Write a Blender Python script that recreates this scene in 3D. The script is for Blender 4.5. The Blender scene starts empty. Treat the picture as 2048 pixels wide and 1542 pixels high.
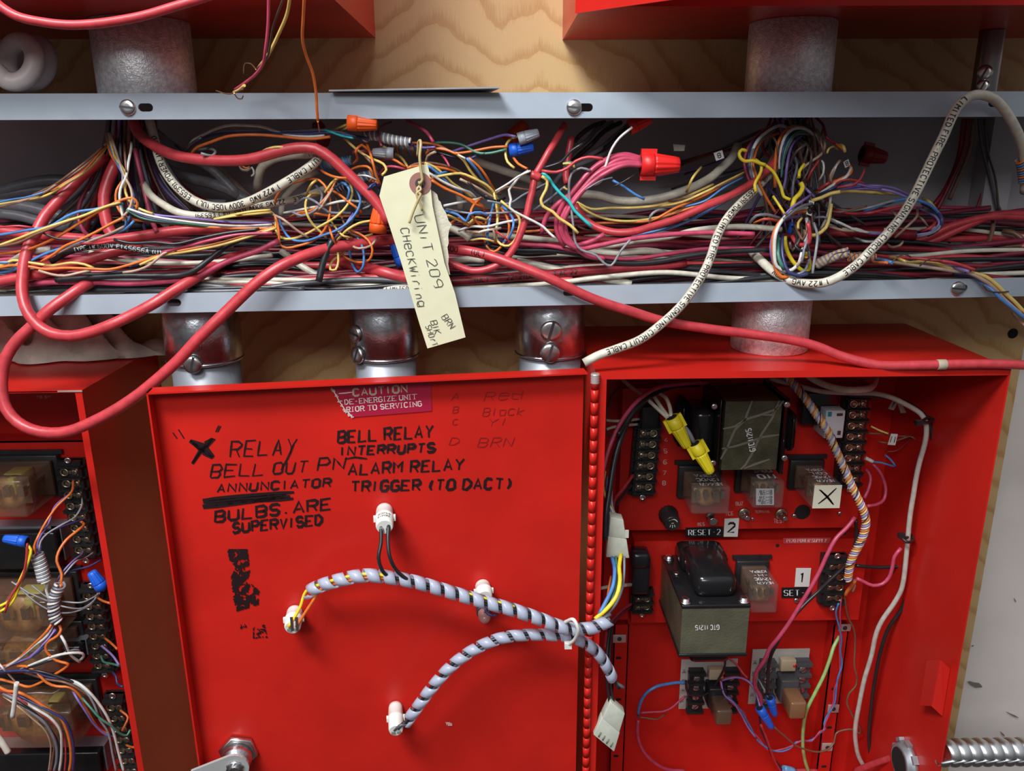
import bpy, bmesh, math, random
from mathutils import Vector as V, Matrix
from math import sin, cos, pi, radians
random.seed(7)
SC = bpy.context.scene
COL = SC.collection
# ---------------------------------------------------------------- camera, world, lights, exposure
F, D = 1600.0, 0.9
def cam_axes(yaw=.9, pitch=16.3, roll=-.35):
    y, p, r = map(radians, (yaw, pitch, roll))
    f = V((sin(y)*cos(p), cos(y)*cos(p), -sin(p)))
    rt = V((cos(y), -sin(y), 0)); up = rt.cross(f)
    return rt*cos(r)+up*sin(r), up*cos(r)-rt*sin(r), f
RT, UP, FW = cam_axes()
CAMP = V((0, -D, 0))
cd = bpy.data.cameras.new('camera'); cam = bpy.data.objects.new('camera', cd); COL.objects.link(cam)
cd.sensor_width = 36; cd.lens = 36*F/2048; cd.clip_start = .01
m = Matrix((RT, UP, -FW)).transposed().to_4x4(); m.translation = CAMP
cam.matrix_world = m
SC.camera = cam
SC.view_settings.view_transform = 'Standard'; SC.view_settings.look = 'None'
SC.view_settings.exposure = 0.0; SC.view_settings.gamma = 1.0; SC.view_settings.use_curve_mapping = False
w = bpy.data.worlds.new('room_light'); SC.world = w; w.use_nodes = True
wn = w.node_tree; wc = wn.nodes.new('ShaderNodeTexCoord'); ws = wn.nodes.new('ShaderNodeSeparateXYZ'); wr = wn.nodes.new('ShaderNodeValToRGB')
wn.links.new(wc.outputs['Generated'], ws.inputs[0]); wm_ = wn.nodes.new('ShaderNodeMath'); wm_.operation = 'MULTIPLY_ADD'; wm_.inputs[1].default_value = .5; wm_.inputs[2].default_value = .5
wn.links.new(ws.outputs[2], wm_.inputs[0]); wn.links.new(wm_.outputs[0], wr.inputs[0]); wn.links.new(wr.outputs[0], wn.nodes['Background'].inputs[0])
we = wr.color_ramp.elements    # bright ceiling above, dim floor and room below
we[0].position = .25; we[0].color = (.06,.05,.05,1); we[1].position = .85; we[1].color = (.62,.65,.70,1); q_ = we.new(.55); q_.color = (.15,.145,.145,1)
wn.nodes['Background'].inputs[1].default_value = .8
def area(name, loc, tgt, sx, sy, power, col):
    l = bpy.data.lights.new(name, 'AREA'); l.shape = 'RECTANGLE'; l.size = sx; l.size_y = sy; l.energy = power; l.color = col
    o = bpy.data.objects.new(name, l); COL.objects.link(o); o.location = loc
    o.rotation_euler = (V(tgt)-V(loc)).to_track_quat('-Z', 'Y').to_euler()
    return o
area('ceiling_tube_and_fill', (-.66, -1.18, 1.28), (0, -.1, -.3), .75, .28, 43, (.96, .98, 1))
area('ceiling_tube_and_fill', (-.40, -1.9, .80), (0, -.2, -.5), .9, .40, 15, (.96, .98, 1))  # added frontal fill to brighten the door's lower part, not a ceiling tube

# ---------------------------------------------------------------- helpers
def ray(px, py): return FW + RT*((px-1024)/F) + UP*((771-py)/F)
def U(px, py, d):                        # the point of the place at distance d (m) in front of the plywood
    v = ray(px, py); return CAMP + v*((D-d)/v.y)
def mpp(d): return (D-d)/F*1.04          # metres per pixel of the photograph there
MATS = {}
def mat(name, col=(.5,.5,.5), rough=.5, metal=0., var=0., scale=60., bump=0., bscale=200., spec=.5, alpha=1., trans=0., sss=0., coat=0.):
    if name in MATS: return MATS[name]
    m = bpy.data.materials.new(name); MATS[name] = m; m.use_nodes = True
    nt = m.node_tree; b = nt.nodes['Principled BSDF']; L = nt.links
    b.inputs['Base Color'].default_value = (*col, 1); b.inputs['Roughness'].default_value = rough
    b.inputs['Metallic'].default_value = metal; b.inputs['Specular IOR Level'].default_value = spec
    b.inputs['Alpha'].default_value = alpha; b.inputs['Transmission Weight'].default_value = trans
    b.inputs['Coat Weight'].default_value = coat
    if var or bump:
        tc = nt.nodes.new('ShaderNodeTexCoord')
    if var:
        n = nt.nodes.new('ShaderNodeTexNoise'); n.inputs['Scale'].default_value = scale; n.inputs['Detail'].default_value = 6
        L.new(tc.outputs['Object'], n.inputs['Vector'])
        r = nt.nodes.new('ShaderNodeValToRGB'); e = r.color_ramp.elements
        e[0].position = .3; e[1].position = .7
        e[0].color = (*[c*(1-var) for c in col], 1); e[1].color = (*[min(1, c*(1+var)) for c in col], 1)
        L.new(n.outputs['Fac'], r.inputs['Fac']); L.new(r.outputs['Color'], b.inputs['Base Color'])
    if bump:
        n2 = nt.nodes.new('ShaderNodeTexNoise'); n2.inputs['Scale'].default_value = bscale; n2.inputs['Detail'].default_value = 4
        L.new(tc.outputs['Object'], n2.inputs['Vector'])
        bp = nt.nodes.new('ShaderNodeBump'); bp.inputs['Strength'].default_value = bump; bp.inputs['Distance'].default_value = .002
        L.new(n2.outputs['Fac'], bp.inputs['Height']); L.new(bp.outputs['Normal'], b.inputs['Normal'])
    return m
def tag(o, label, cat, group=None, kind=None):
    if label: o['label'] = label
    if cat: o['category'] = cat
    if group: o['group'] = group
    if kind: o['kind'] = kind
    return o
def thing(name, loc, label, cat, group=None):
    o = bpy.data.objects.new(name, None); COL.objects.link(o); o.location = loc; o.empty_display_size = .01
    return tag(o, label, cat, group)
class MB:
    def __init__(s): s.v = []; s.f = []; s.mi = []; s.sm = []
    def add(s, vs, fs, mi=0, sm=False):
        k = len(s.v); s.v += [V(p) for p in vs]
        for f in fs: s.f.append([k+i for i in f]); s.mi.append(mi); s.sm.append(sm)
        return s
    def hexa(s, c, mi=0):              # eight corners: bottom/near ring of four, then the opposite ring
        return s.add(c, [(0,1,2,3),(7,6,5,4),(0,4,5,1),(1,5,6,2),(2,6,7,3),(3,7,4,0)], mi)
    def box(s, x0, x1, y0, y1, z0, z1, mi=0):
        return s.hexa([(x0,y0,z0),(x1,y0,z0),(x1,y0,z1),(x0,y0,z1),(x0,y1,z0),(x1,y1,z0),(x1,y1,z1),(x0,y1,z1)], mi)
    def obox(s, c, ex, ey, ez, mi=0):  # centre and three half-axis vectors
        c, ex, ey, ez = V(c), V(ex), V(ey), V(ez)
        return s.hexa([c-ex-ey-ez, c+ex-ey-ez, c+ex-ey+ez, c-ex-ey+ez, c-ex+ey-ez, c+ex+ey-ez, c+ex+ey+ez, c-ex+ey+ez], mi)
    def rbox(s, x0, x1, y0, y1, z0, z1, r=.002, mi=0):   # rounded box through bmesh bevel
        bm = bmesh.new(); bmesh.ops.create_cube(bm, size=1)
        for v in bm.verts: v.co = V(((x0+x1)/2+v.co.x*(x1-x0), (y0+y1)/2+v.co.y*(y1-y0), (z0+z1)/2+v.co.z*(z1-z0)))
        bmesh.ops.bevel(bm, geom=bm.edges[:], offset=r, segments=2, affect='EDGES', profile=.5)
        return s.frombm(bm, mi, True)
    def frombm(s, bm, mi=0, sm=False, M=None):
        bm.verts.index_update()
        vs = [(M @ v.co if M else v.co.copy()) for v in bm.verts]
        fs = [[v.index for v in f.verts] for f in bm.faces]; bm.free()
        return s.add(vs, fs, mi, sm)
    def tube(s, pts, r, n=8, caps=True, mi=0, closed=False):   # r: number or list per point
        pts = [V(p) for p in pts]; N = len(pts)
        rs = r if isinstance(r, (list, tuple)) else [r]*N
        T = []
        for i in range(N):
            a = pts[max(0, i-1)]; b = pts[min(N-1, i+1)]
            t = b-a; T.append(t.normalized() if t.length > 1e-9 else V((1,0,0)))
        ref = V((0,-1,0)) if abs(T[0].y) < .9 else V((0,0,1))
        nrm = (ref - T[0]*ref.dot(T[0])).normalized()
        vs = []; s.frames = []
        for i in range(N):
            nrm = nrm - T[i]*nrm.dot(T[i])
            if nrm.length < 1e-6: nrm = T[i].orthogonal()
            nrm.normalize(); bi = T[i].cross(nrm); s.frames.append((pts[i], T[i], nrm.copy(), bi, rs[i]))
            for k in range(n):
                a = 2*pi*k/n; vs.append(pts[i]+(nrm*cos(a)+bi*sin(a))*rs[i])
        fs = [(i*n+k, i*n+(k+1)%n, (i+1)*n+(k+1)%n, (i+1)*n+k) for i in range(N-1) for k in range(n)]
        s.add(vs, fs, mi, True)
        if caps: 
            k0 = len(s.v)-N*n
            s.f.append([k0+k for k in range(n)][::-1]); s.mi.append(mi); s.sm.append(False)
            s.f.append([k0+(N-1)*n+k for k in range(n)]); s.mi.append(mi); s.sm.append(False)
        return s
    def lathe(s, p0, ax, prof, n=24, mi=0, flute=0, fd=0.):    # prof: (distance along ax, radius); flute: grip ribs
        ax = V(ax).normalized(); a = ax.orthogonal().normalized(); b = ax.cross(a); p0 = V(p0); vs = []
        for (h, r) in prof:
            for k in range(n):
                t = 2*pi*k/n; rr = r*(1+(fd*cos(flute*t) if flute else 0)); vs.append(p0+ax*h+(a*cos(t)+b*sin(t))*rr)
        fs = [(i*n+k, i*n+(k+1)%n, (i+1)*n+(k+1)%n, (i+1)*n+k) for i in range(len(prof)-1) for k in range(n)]
        k0 = len(s.v); s.add(vs, fs, mi, True)
        if prof[0][1] > 1e-5: s.f.append([k0+k for k in range(n)][::-1]); s.mi.append(mi); s.sm.append(False)
        if prof[-1][1] > 1e-5: s.f.append([k0+(len(prof)-1)*n+k for k in range(n)]); s.mi.append(mi); s.sm.append(False)
        return s
    def prism(s, poly, o, ex, ey, h, mi=0):   # 2-D outline on the frame (o, ex, ey), thickened by vector h
        o, ex, ey, h = V(o), V(ex), V(ey), V(h); n = len(poly)
        a = [o+ex*x+ey*y for x, y in poly]; b = [p+h for p in a]
        return s.add(a+b, [list(range(n))[::-1], list(range(n, 2*n))]+[(i, (i+1)%n, n+(i+1)%n, n+i) for i in range(n)], mi)
    def strokes(s, lines, wd, fn, mi=0, cap=True, seg=3.):   # pen strokes as flat ink; fn maps (u, v) to the surface
        for ln in lines:
            P = [V((p[0], p[1])) for p in ln]; Q = []
            for i in range(len(P)-1):
                k = max(1, int((P[i+1]-P[i]).length/(wd*seg)))
                Q += [P[i].lerp(P[i+1], j/k) for j in range(k)]
            Q.append(P[-1])
            if len(Q) < 2: Q = [Q[0]-V((wd/3, 0)), Q[0]+V((wd/3, 0))]
            vs = []
            for i in range(len(Q)):
                t = Q[min(i+1, len(Q)-1)]-Q[max(i-1, 0)]
                t = t.normalized() if t.length > 1e-9 else V((1, 0)); nn = V((-t.y, t.x))*wd/2
                if cap and i in (0, len(Q)-1): vs += [Q[i]+nn*.6, Q[i]-nn*.6]
                else: vs += [Q[i]+nn, Q[i]-nn]
            s.add([fn(p.x, p.y) for p in vs], [(2*i, 2*i+1, 2*i+3, 2*i+2) for i in range(len(Q)-1)], mi)
        return s
    def build(s, name, mats, parent=None, flip=False):
        me = bpy.data.meshes.new(name); off = V((0,0,0))
        p = parent
        while p is not None: off = off+p.location; p = p.parent
        if parent is None and s.v:                 # origin at the middle of the thing itself
            lo = V([min(p[i] for p in s.v) for i in range(3)]); hi = V([max(p[i] for p in s.v) for i in range(3)]); off = (lo+hi)/2
        me.from_pydata([tuple(p-off) for p in s.v], [], s.f)
        for mm in (mats if isinstance(mats, (list, tuple)) else [mats]): me.materials.append(mm)
        me.polygons.foreach_set('material_index', s.mi); me.polygons.foreach_set('use_smooth', s.sm)
        me.validate(); me.update()
        bm = bmesh.new(); bm.from_mesh(me); bmesh.ops.recalc_face_normals(bm, faces=bm.faces); bm.to_mesh(me); bm.free()
        o = bpy.data.objects.new(name, me); COL.objects.link(o)
        if parent is None: o.location = off
        else: o.parent = parent
        return o
def spline(P, step):                     # Catmull-Rom through P, resampled about every `step`
    P = [V(p) for p in P]; out = []
    if len(P) == 2: P = [P[0], P[0].lerp(P[1], .5), P[1]]
    Q = [P[0]*2-P[1]]+P+[P[-1]*2-P[-2]]
    for i in range(1, len(Q)-2):
        a, b, c, d = Q[i-1:i+3]
        t01 = max((b-a).length, 1e-6)**.5; t12 = max((c-b).length, 1e-6)**.5; t23 = max((d-c).length, 1e-6)**.5
        m1 = (c-b) + t12*((b-a)/t01-(c-a)/(t01+t12)); m2 = (c-b) + t12*((d-c)/t23-(d-b)/(t12+t23))
        k = max(2, min(14, int((c-b).length/step)))
        for j in range(k):
            t = j/k; out.append((2*t**3-3*t*t+1)*b+(t**3-2*t*t+t)*m1+(-2*t**3+3*t*t)*c+(t**3-t*t)*m2)
    out.append(P[-1]); return out
REG = dict(P=(0,0,1), A=(0,0,.3418), B=(0,300,.25935), C=(350,200,.27241), D=(800,200,.27241), E=(1300,150,.36523), F=(640,230,.17578),
    G=(1450,230,.23994), H=(1650,380,.19434), T=(740,300,.26602), K=(0,560,.22461), l=(0,860,.22043), m=(0,1180,.23474), M=(300,720,.25935),
    N=(650,740,.26855), Q=(380,1080,.29954), R=(750,1120,.2737), a=(1180,720,.23346), b=(1180,1020,.22055), c=(1540,740,.22045),
    d=(1540,1020,.22045), e=(1180,1280,.18555), f=(1450,1260,.18286), g=(1640,1200,.22174), u=(600,0,.43945), v=(1400,0,.31641), h=(1150,600,.43848))
def PX(reg, s):
    x0, y0, k = REG[reg]
    return [(x0+k*float(q.split(',')[0]), y0+k*float(q.split(',')[1])) for q in s.split()]
def dl(d, n):                            # depths (mm) spread along n points
    if not isinstance(d, (list, tuple)): return [d/1000]*n
    out = []
    for i in range(n):
        t = i/(max(1, n-1))*(len(d)-1); k = min(int(t), len(d)-2); out.append((d[k]+(d[k+1]-d[k])*(t-k))/1000)
    return out
def P3(reg, s, d):
    p = PX(reg, s); dd = dl(d, len(p)); return [U(x, y, z) for (x, y), z in zip(p, dd)]
# ---------------------------------------------------------------- materials
RED = mat('red_enamel', (.56,.017,.011), .32, var=.10, scale=14, spec=.30, bump=.05, bscale=90)
GREY = mat('grey_enamel', (.37,.42,.48), .38, var=.08, scale=25)
GREYD = mat('trough_inside_grey', (.40,.38,.395), .55, var=.12, scale=12)
ZINC = mat('galvanised_steel', (.62,.63,.66), .26, 1, var=.22, scale=150, bump=.10, bscale=420)
ZINC2 = mat('rough_galvanised_steel', (.74,.72,.73), .42, .72, var=.25, scale=260, bump=.28, bscale=700)
STEEL = mat('bright_steel', (.72,.72,.70), .28, 1, var=.1, scale=200)
DKST = mat('dark_steel', (.10,.10,.11), .45, .8)
BRASS = mat('tarnished_brass', (.50,.43,.30), .35, 1, var=.2, scale=300)
BLK = mat('black_bakelite', (.018,.017,.018), .38, var=.3, scale=80)
BLKG = mat('black_gloss_enamel', (.012,.012,.013), .16)
CHIP = mat('bare_metal_edge', (.75,.6,.55), .4, .6)
INK = mat('black_marker_ink', (.016,.006,.007), .45)
WHT = mat('white_nylon', (.78,.78,.72), .42, var=.06, scale=90)
HOLE = mat('dark_opening', (.008,.008,.008), .9)
# plywood: growth rings cut on a slant give the cathedral figure
def plywood():
    m = bpy.data.materials.new('plywood'); m.use_nodes = True; nt = m.node_tree; b = nt.nodes['Principled BSDF']; L = nt.links; N = nt.nodes.new
    tc = N('ShaderNodeTexCoord'); sep = N('ShaderNodeSeparateXYZ'); L.new(tc.outputs['Object'], sep.inputs[0])
    def ma(op, a, bb, c=None):
        n = N('ShaderNodeMath'); n.operation = op
        for i, q in enumerate((a, bb, c)):
            if q is None: continue
            if isinstance(q, (int, float)): n.inputs[i].default_value = q
            else: L.new(q, n.inputs[i])
        return n.outputs[0]
    nz = N('ShaderNodeTexNoise'); nz.inputs['Scale'].default_value = 9; nz.inputs['Detail'].default_value = 3
    L.new(tc.outputs['Object'], nz.inputs['Vector'])
    nf = N('ShaderNodeTexNoise'); nf.inputs['Scale'].default_value = 60; nf.inputs['Detail'].default_value = 3
    mp = N('ShaderNodeMapping'); mp.inputs['Scale'].default_value = (1, 1, .45); L.new(tc.outputs['Object'], mp.inputs[0]); L.new(mp.outputs[0], nf.inputs['Vector'])
    # two arches: |x| folds make the peaks
    x = sep.outputs[0]; z = sep.outputs[2]
    x1 = ma('ABSOLUTE', ma('ADD', x, .062+.0), None)
    x2 = ma('ABSOLUTE', ma('ADD', x, -.045), None)
    x2 = ma('ADD', ma('MULTIPLY', x2, .75), .035)
    fold = ma('SMOOTH_MIN', x1, x2, .03)
    fold = ma('POWER', ma('ADD', ma('MULTIPLY', fold, fold), .0006), .5)
    h = ma('ADD', z, ma('MULTIPLY', fold, .95))
    h = ma('ADD', h, ma('MULTIPLY', ma('SUBTRACT', nz.outputs['Fac'], .5),   .085))
    h = ma('ADD', h, ma('MULTIPLY', ma('SUBTRACT', nf.outputs['Fac'], .5), .011))
    saw = ma('FRACT', ma('MULTIPLY', h, 27), None)
    fine = N('ShaderNodeTexNoise'); fine.inputs['Scale'].default_value = 1; fine.inputs['Detail'].default_value = 5
    mp2 = N('ShaderNodeMapping'); mp2.inputs['Scale'].default_value = (900, 900, 40); L.new(tc.outputs['Object'], mp2.inputs[0]); L.new(mp2.outputs[0], fine.inputs['Vector'])
    saw = ma('ADD', saw, ma('MULTIPLY', ma('SUBTRACT', fine.outputs['Fac'], .5), .7))
    r = N('ShaderNodeValToRGB'); e = r.color_ramp.elements
    e[0].position = 0; e[0].color = (.53,.31,.115,1); e[1].position = 1; e[1].color = (.59,.375,.15,1)
    k = e.new(.38); k.color = (.62,.41,.18,1); k = e.new(.08); k.color = (.49,.28,.10,1); k = e.new(.9); k.color = (.63,.42,.19,1)
    L.new(saw, r.inputs[0]); L.new(r.outputs[0], b.inputs['Base Color']); b.inputs['Roughness'].default_value = .5
    return m
PLY = plywood()
WALL = mat('painted_masonry', (.80,.73,.68), .7, var=.07, scale=7, bump=.5, bscale=22)

# ---------------------------------------------------------------- the setting
mb = MB(); mb.box(-.75, .613, 0, .018, -1.15, .45)
o = mb.build('wall_back', PLY); tag(o, 'pale plywood backboard with wavy grain behind the red boxes', None, kind='structure')
o.location = (0,0,0)
for v in o.data.vertices: v.co += V((-.0685, .009, -.35))
# dark knots and screw holes of the board
mb = MB()
for px, py, r in ((2026,667,.006),(1904,1371,.0055),(1898,1412,.004)):
    c = U(px, py, 0.0006); mb.lathe(c, (0,-1,0), [(0, r), (.0004, r*.8)], 14)
o = mb.build('trim_knots', HOLE); o['kind'] = 'structure'; o['label'] = 'small dark knots and screw holes in the plywood edge'
mb = MB()
n = 24
vs = []; fs = []
for i in range(n+1):
    for j in range(n+1):
        x = .5+.9*i/n; z = -1.3+2*j/n
        vs.append((x, .040+.0015*sin(x*37+z*23)+.001*sin(z*61-x*11), z))
fs = [(i*(n+1)+j, (i+1)*(n+1)+j, (i+1)*(n+1)+j+1, i*(n+1)+j+1) for i in range(n) for j in range(n)]
mb.add(vs, fs, 0, True)
o = mb.build('wall_right', WALL); tag(o, 'grey painted rough wall beyond the plywood edge', None, kind='structure')
mb = MB()   # scuffs of the painted wall
def blot(mb, c, a, ln, wd, n=10):
    d = V((cos(a),0,sin(a))); e = V((-sin(a),0,cos(a)))
    mb.add([c+d*ln*cos(t*2*pi/n)+e*wd*sin(t*2*pi/n)*(1+.3*((t*7)%3-1)) for t in range(n)], [list(range(n))])
for x, y, a, l_, w_ in ((1950,1369,-.4,.012,.0035),(2025,1430,-.5,.012,.001),(2005,1468,-.8,.006,.001),(1945,1292,.5,.002,.001),(2030,1200,-1,.004,.0006)):
    blot(mb, U(x, y, -.036), a, l_, w_)
o = mb.build('trim_scuffs', mat('scuff', (.20,.17,.15), .8)); o['kind'] = 'structure'; o['label'] = 'grey scuffs on the painted wall'

# ---------------------------------------------------------------- plates with holes
def plate(name, outline, holes, o, ex, ey, th, mt, parent=None):
    cu = bpy.data.curves.new(name, 'CURVE'); cu.dimensions = '2D'; cu.fill_mode = 'BOTH'; cu.extrude = th/2
    for lp in [outline]+holes:
        sp = cu.splines.new('POLY'); sp.points.add(len(lp)-1); sp.use_cyclic_u = True
        for q, (x, y) in zip(sp.points, lp): q.co = (x, y, 0, 1)
    t = bpy.data.objects.new('tmp', cu); COL.objects.link(t)
    dg = bpy.context.evaluated_depsgraph_get(); me = bpy.data.meshes.new_from_object(t.evaluated_get(dg))
    ex, ey, o = V(ex), V(ey), V(o); ez = ex.cross(ey)
    mb = MB(); mb.add([o+ex*v.co.x+ey*v.co.y+ez*v.co.z for v in me.vertices], [list(p.vertices) for p in me.polygons])
    bpy.data.objects.remove(t); bpy.data.curves.remove(cu); bpy.data.meshes.remove(me)
    return mb if name is None else mb.build(name, mt, parent)
def slot(cx, cy, w, h, n=8):
    r = h/2; a = w/2-r
    return [(cx+a+r*cos(t), cy+r*sin(t)) for t in [(-pi/2+pi*i/n) for i in range(n+1)]]+[(cx-a+r*cos(t), cy+r*sin(t)) for t in [(pi/2+pi*i/n) for i in range(n+1)]]
# ---------------------------------------------------------------- cable trough
XL, XR = -.62, .66
def lz(a, b, x): return a+(b-a)*(x+.4485)/.931
UZ = lambda x: (lz(.0492, .0468, x), lz(.0282, .0262, x))       # upper lip top, bottom at x
LZ = lambda x: (lz(-.1222, -.1130, x), lz(-.1400, -.1302, x))
dF = .18
tr = thing('cable_trough', (0, -.09, -.13), 'long grey metal cable trough overflowing with wires across the plywood', 'cable trough')
mb = MB()
mb.add([(XL,-.004,UZ(XL)[0]),(XR,-.004,UZ(XR)[0]),(XR,-.004,LZ(XR)[1]),(XL,-.004,LZ(XL)[1])], [(0,1,2,3)])
mb.build('back_panel', GREYD, tr)
def strip(mb, fz, y0, y1, th=.0015):
    a, b = fz(XL), fz(XR)
    mb.hexa([(XL,y0,a-th),(XR,y0,b-th),(XR,y0,b),(XL,y0,a),(XL,y1,a-th),(XR,y1,b-th),(XR,y1,b),(XL,y1,a)])
mb = MB(); strip(mb, lambda x: UZ(x)[0], -dF+.0016, 0); mb.build('top_panel', GREY, tr)
mb = MB(); strip(mb, lambda x: LZ(x)[1]+.0015, -dF+.0016, 0); mb.build('bottom_panel', GREYD, tr)
def lip(name, fz, slots, ret):
    # front lip: face with rounded slots plus a folded return
    ex = V((1, 0, (fz(XR)[1]-fz(XL)[1])/(XR-XL))); o = V((XL, -dF, fz(XL)[1])); h0 = fz(XL)[0]-fz(XL)[1]; h1 = fz(XR)[0]-fz(XR)[1]
    out = [(0,0),(XR-XL,0),(XR-XL,h1),(0,h0)]
    hol = []
    for px, py in slots:
        p = U(px, py, dF); x = p.x-XL; zz = p.z-fz(p.x)[1]; hol.append(slot(x, zz, .0125, .0066))
    ob = plate(name, out, hol, o, ex, (0,0,1), .0016, GREY, tr)
    return ob
lip('upper_lip', UZ, [(292,215),(1171,215),(1990,206)], 0)
lip('lower_lip', LZ, [(349,605),(1140,585),(1921,576)], 0)
def screw_head(mb, c, r, ax=(0,-1,0), ang=.9, h=.0025, dome=True):
    ax = V(ax).normalized(); c = V(c); a = ax.orthogonal().normalized(); b = ax.cross(a)
    mb.lathe(c, ax, [(0, r*1.02), (h*.6, r), (h*.95, r*.75), (h, r*.4)] if dome else [(0, r), (h, r), (h, r*.95)], 20)
    t = a*cos(ang)+b*sin(ang); u = ax.cross(t)
    mb.obox(c+ax*(h*.98), t*r*.95, u*r*.13, ax*h*.10, 1)
for px, py, d in ((256,215,dF),(1148,215,dF),(1915,577,dF)):
    mb = MB(); screw_head(mb, U(px, py, d+.0008), .0066, (0,-1,0.02), -.9)
    mb.build('slotted_screw', [STEEL, DKST], tr)
# dark upright divider near the right end
mb = MB(); p0 = U(1940,560,.03); p1 = U(2000,240,.03)
mb.box(p0.x, p0.x+.028, -.03, -.004, LZ(.5)[1], UZ(.5)[0]-.002); mb.build('divider_bracket', GREYD, tr)
# ---------------------------------------------------------------- red cabinets
def opencab(name, x0, x1, z0, z1, dp, label, parts=True):
    t = thing(name, (x0/2+x1/2, 0, z0), label, 'cabinet')
    mb = MB(); th = .0016
    mb.box(x0, x1, -th, 0, z0, z1); mb.box(x0, x1, -dp, -th, z1-th, z1); mb.box(x0, x1, -dp, -th, z0, z0+th)
    mb.box(x0, x0+th, -dp, -th, z0+th, z1-th); mb.box(x1-th, x1, -dp, -th, z0+th, z1-th)
    return t, mb
# right cabinet
p = U(1192, 740, .2); q = U(2022, 742, .2); CZ = (p.z+q.z)/2; CX0, CX1 = p.x, q.x
rc, mb = opencab('red_cabinet', CX0, CX1, -.86, CZ, .2, 'open red steel alarm cabinet full of relays and transformers, right side')
mb.box(CX0+.0016, CX0+.010, -.2, -.1985, -.858, CZ-.0016); mb.box(CX0+.010, CX1-.0016, -.2, -.1985, CZ-.0065, CZ-.0016)
mb.build('body', RED, rc)
# latch keeper on the right side wall
mb = MB()
a = P3('g', '975,545 1090,540 1175,620 1105,1040 1015,955 905,950', [78,78,78])
yk = []
for (x, y), xo in zip(PX('g', '975,545 1090,540 1175,620 1105,1040 1015,955 905,950'), (.0, .0, .0, .0, .0, .0)):
    v = ray(x, y); yk.append(v)
def onx(px, py, X): v = ray(px, py); return CAMP+v*(X/v.x)
XW = CX1-.0018
k = [onx(1856, 1321, XW-.010), onx(1882, 1320, XW-.012), onx(1900, 1338, XW-.0005), onx(1885, 1431, XW-.0005), onx(1865, 1412, XW-.012), onx(1841, 1411, XW-.010)]
mb.add(k, [(0,1,4,5),(1,2,3,4)]); t_ = V((-.0012, 0, 0)); mb.add([p+t_ for p in k], [(5,4,1,0),(4,3,2,1)])
mb.add(k+[p+t_ for p in k], [(0,1,7,6),(1,2,8,7),(5,4,10,11),(4,3,9,10),(0,5,11,6)])
mb.build('latch_keeper', mat('fresh_red_enamel', (.62,.02,.014), .35), rc)
# door, swung open to the left about its left hinge
HX = CX0-.002
zt = CZ+.001
def dsolve(px, py, z):
    v = ray(px, py); t = z/v.z; return CAMP+v*t
pl = dsolve(292, 786, zt); pr = V((HX, -.203, zt))
DD = (pl-pr); DD.z = 0; DW = DD.length; DD.normalize(); DN = V((-DD.y, DD.x, 0));
if DN.y > 0: DN = -DN
print('door width', DW, 'cab', CX1-CX0, 'angle', math.degrees(math.atan2(DD.y, DD.x)))
LIP = .015
def UD(px, py, off=.0): 
    o = pr+DN*off; v = ray(px, py); t = (o-CAMP).dot(DN)/v.dot(DN); return CAMP+v*t
# the pan floor sits LIP behind the rim: rim top corner was traced, so shift the floor back
def dbox(mb, u0, u1, n0, n1, z0, z1, mi=0):
    c = [pr+DD*u+DN*n+V((0,0,z-zt)) for (u, n, z) in ((u0,n1,z0),(u1,n1,z0),(u1,n1,z1),(u0,n1,z1),(u0,n0,z0),(u1,n0,z0),(u1,n0,z1),(u0,n0,z1))]
    return mb.hexa(c, mi)
mb = MB(); zb = -.85
dbox(mb, .006, DW, -LIP-.0015, -LIP, zb, zt); dbox(mb, .006, DW, -LIP, 0, zt-.0015, zt); dbox(mb, DW-.0015, DW, -LIP, 0, zb, zt); dbox(mb, .006, DW, -LIP, 0, zb, zb+.0015)
door = mb.build('door', RED, rc)
# piano hinge: knuckles along the door edge
mb = MB(); hz = zt-.004
mb.tube([pr+V((.001,.0,-.004)), pr+V((.001,.0,zb-zt))], .0022, 8)
kz = zt-.004; i = 0
while kz > zb:
    c0 = pr+V((.001,0,kz-zt)); mb.tube([c0, c0+V((0,0,-.0115))], .0036, 10); kz -= .0122
mb.build('piano_hinge', RED, rc)
mb = MB(); c0 = pr+V((.001,0,-.001)); mb.lathe(c0, (0,0,-1), [(i*.0012, .0037+.0006*(i%2)) for i in range(9)], 14); mb.build('hinge_pin', CHIP, rc)
# left cabinet
pL = U(155, 783, .18); LX1 = -.3935; LZT = (pL.z-.2145)/2
LD = .172
lc, mb = opencab('red_cabinet', -.80, LX1, -.95, LZT, LD, 'red steel cabinet with relays in clear covers, left edge, rag on top')
mb.box(LX1-.0065, LX1-.0016, -LD, -LD+.0015, -.948, LZT-.0016); mb.box(-.798, LX1-.0065, -LD, -LD+.0015, LZT-.0022, LZT-.0006)
mb.build('body', RED, lc)
mb = MB(); c = U(122, 784, LD+.0006); mb.box(c.x-.003, c.x+.02, c.y-.0004, c.y, c.z, c.z+.0016); mb.build('chipped_edge', CHIP, lc)
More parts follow.
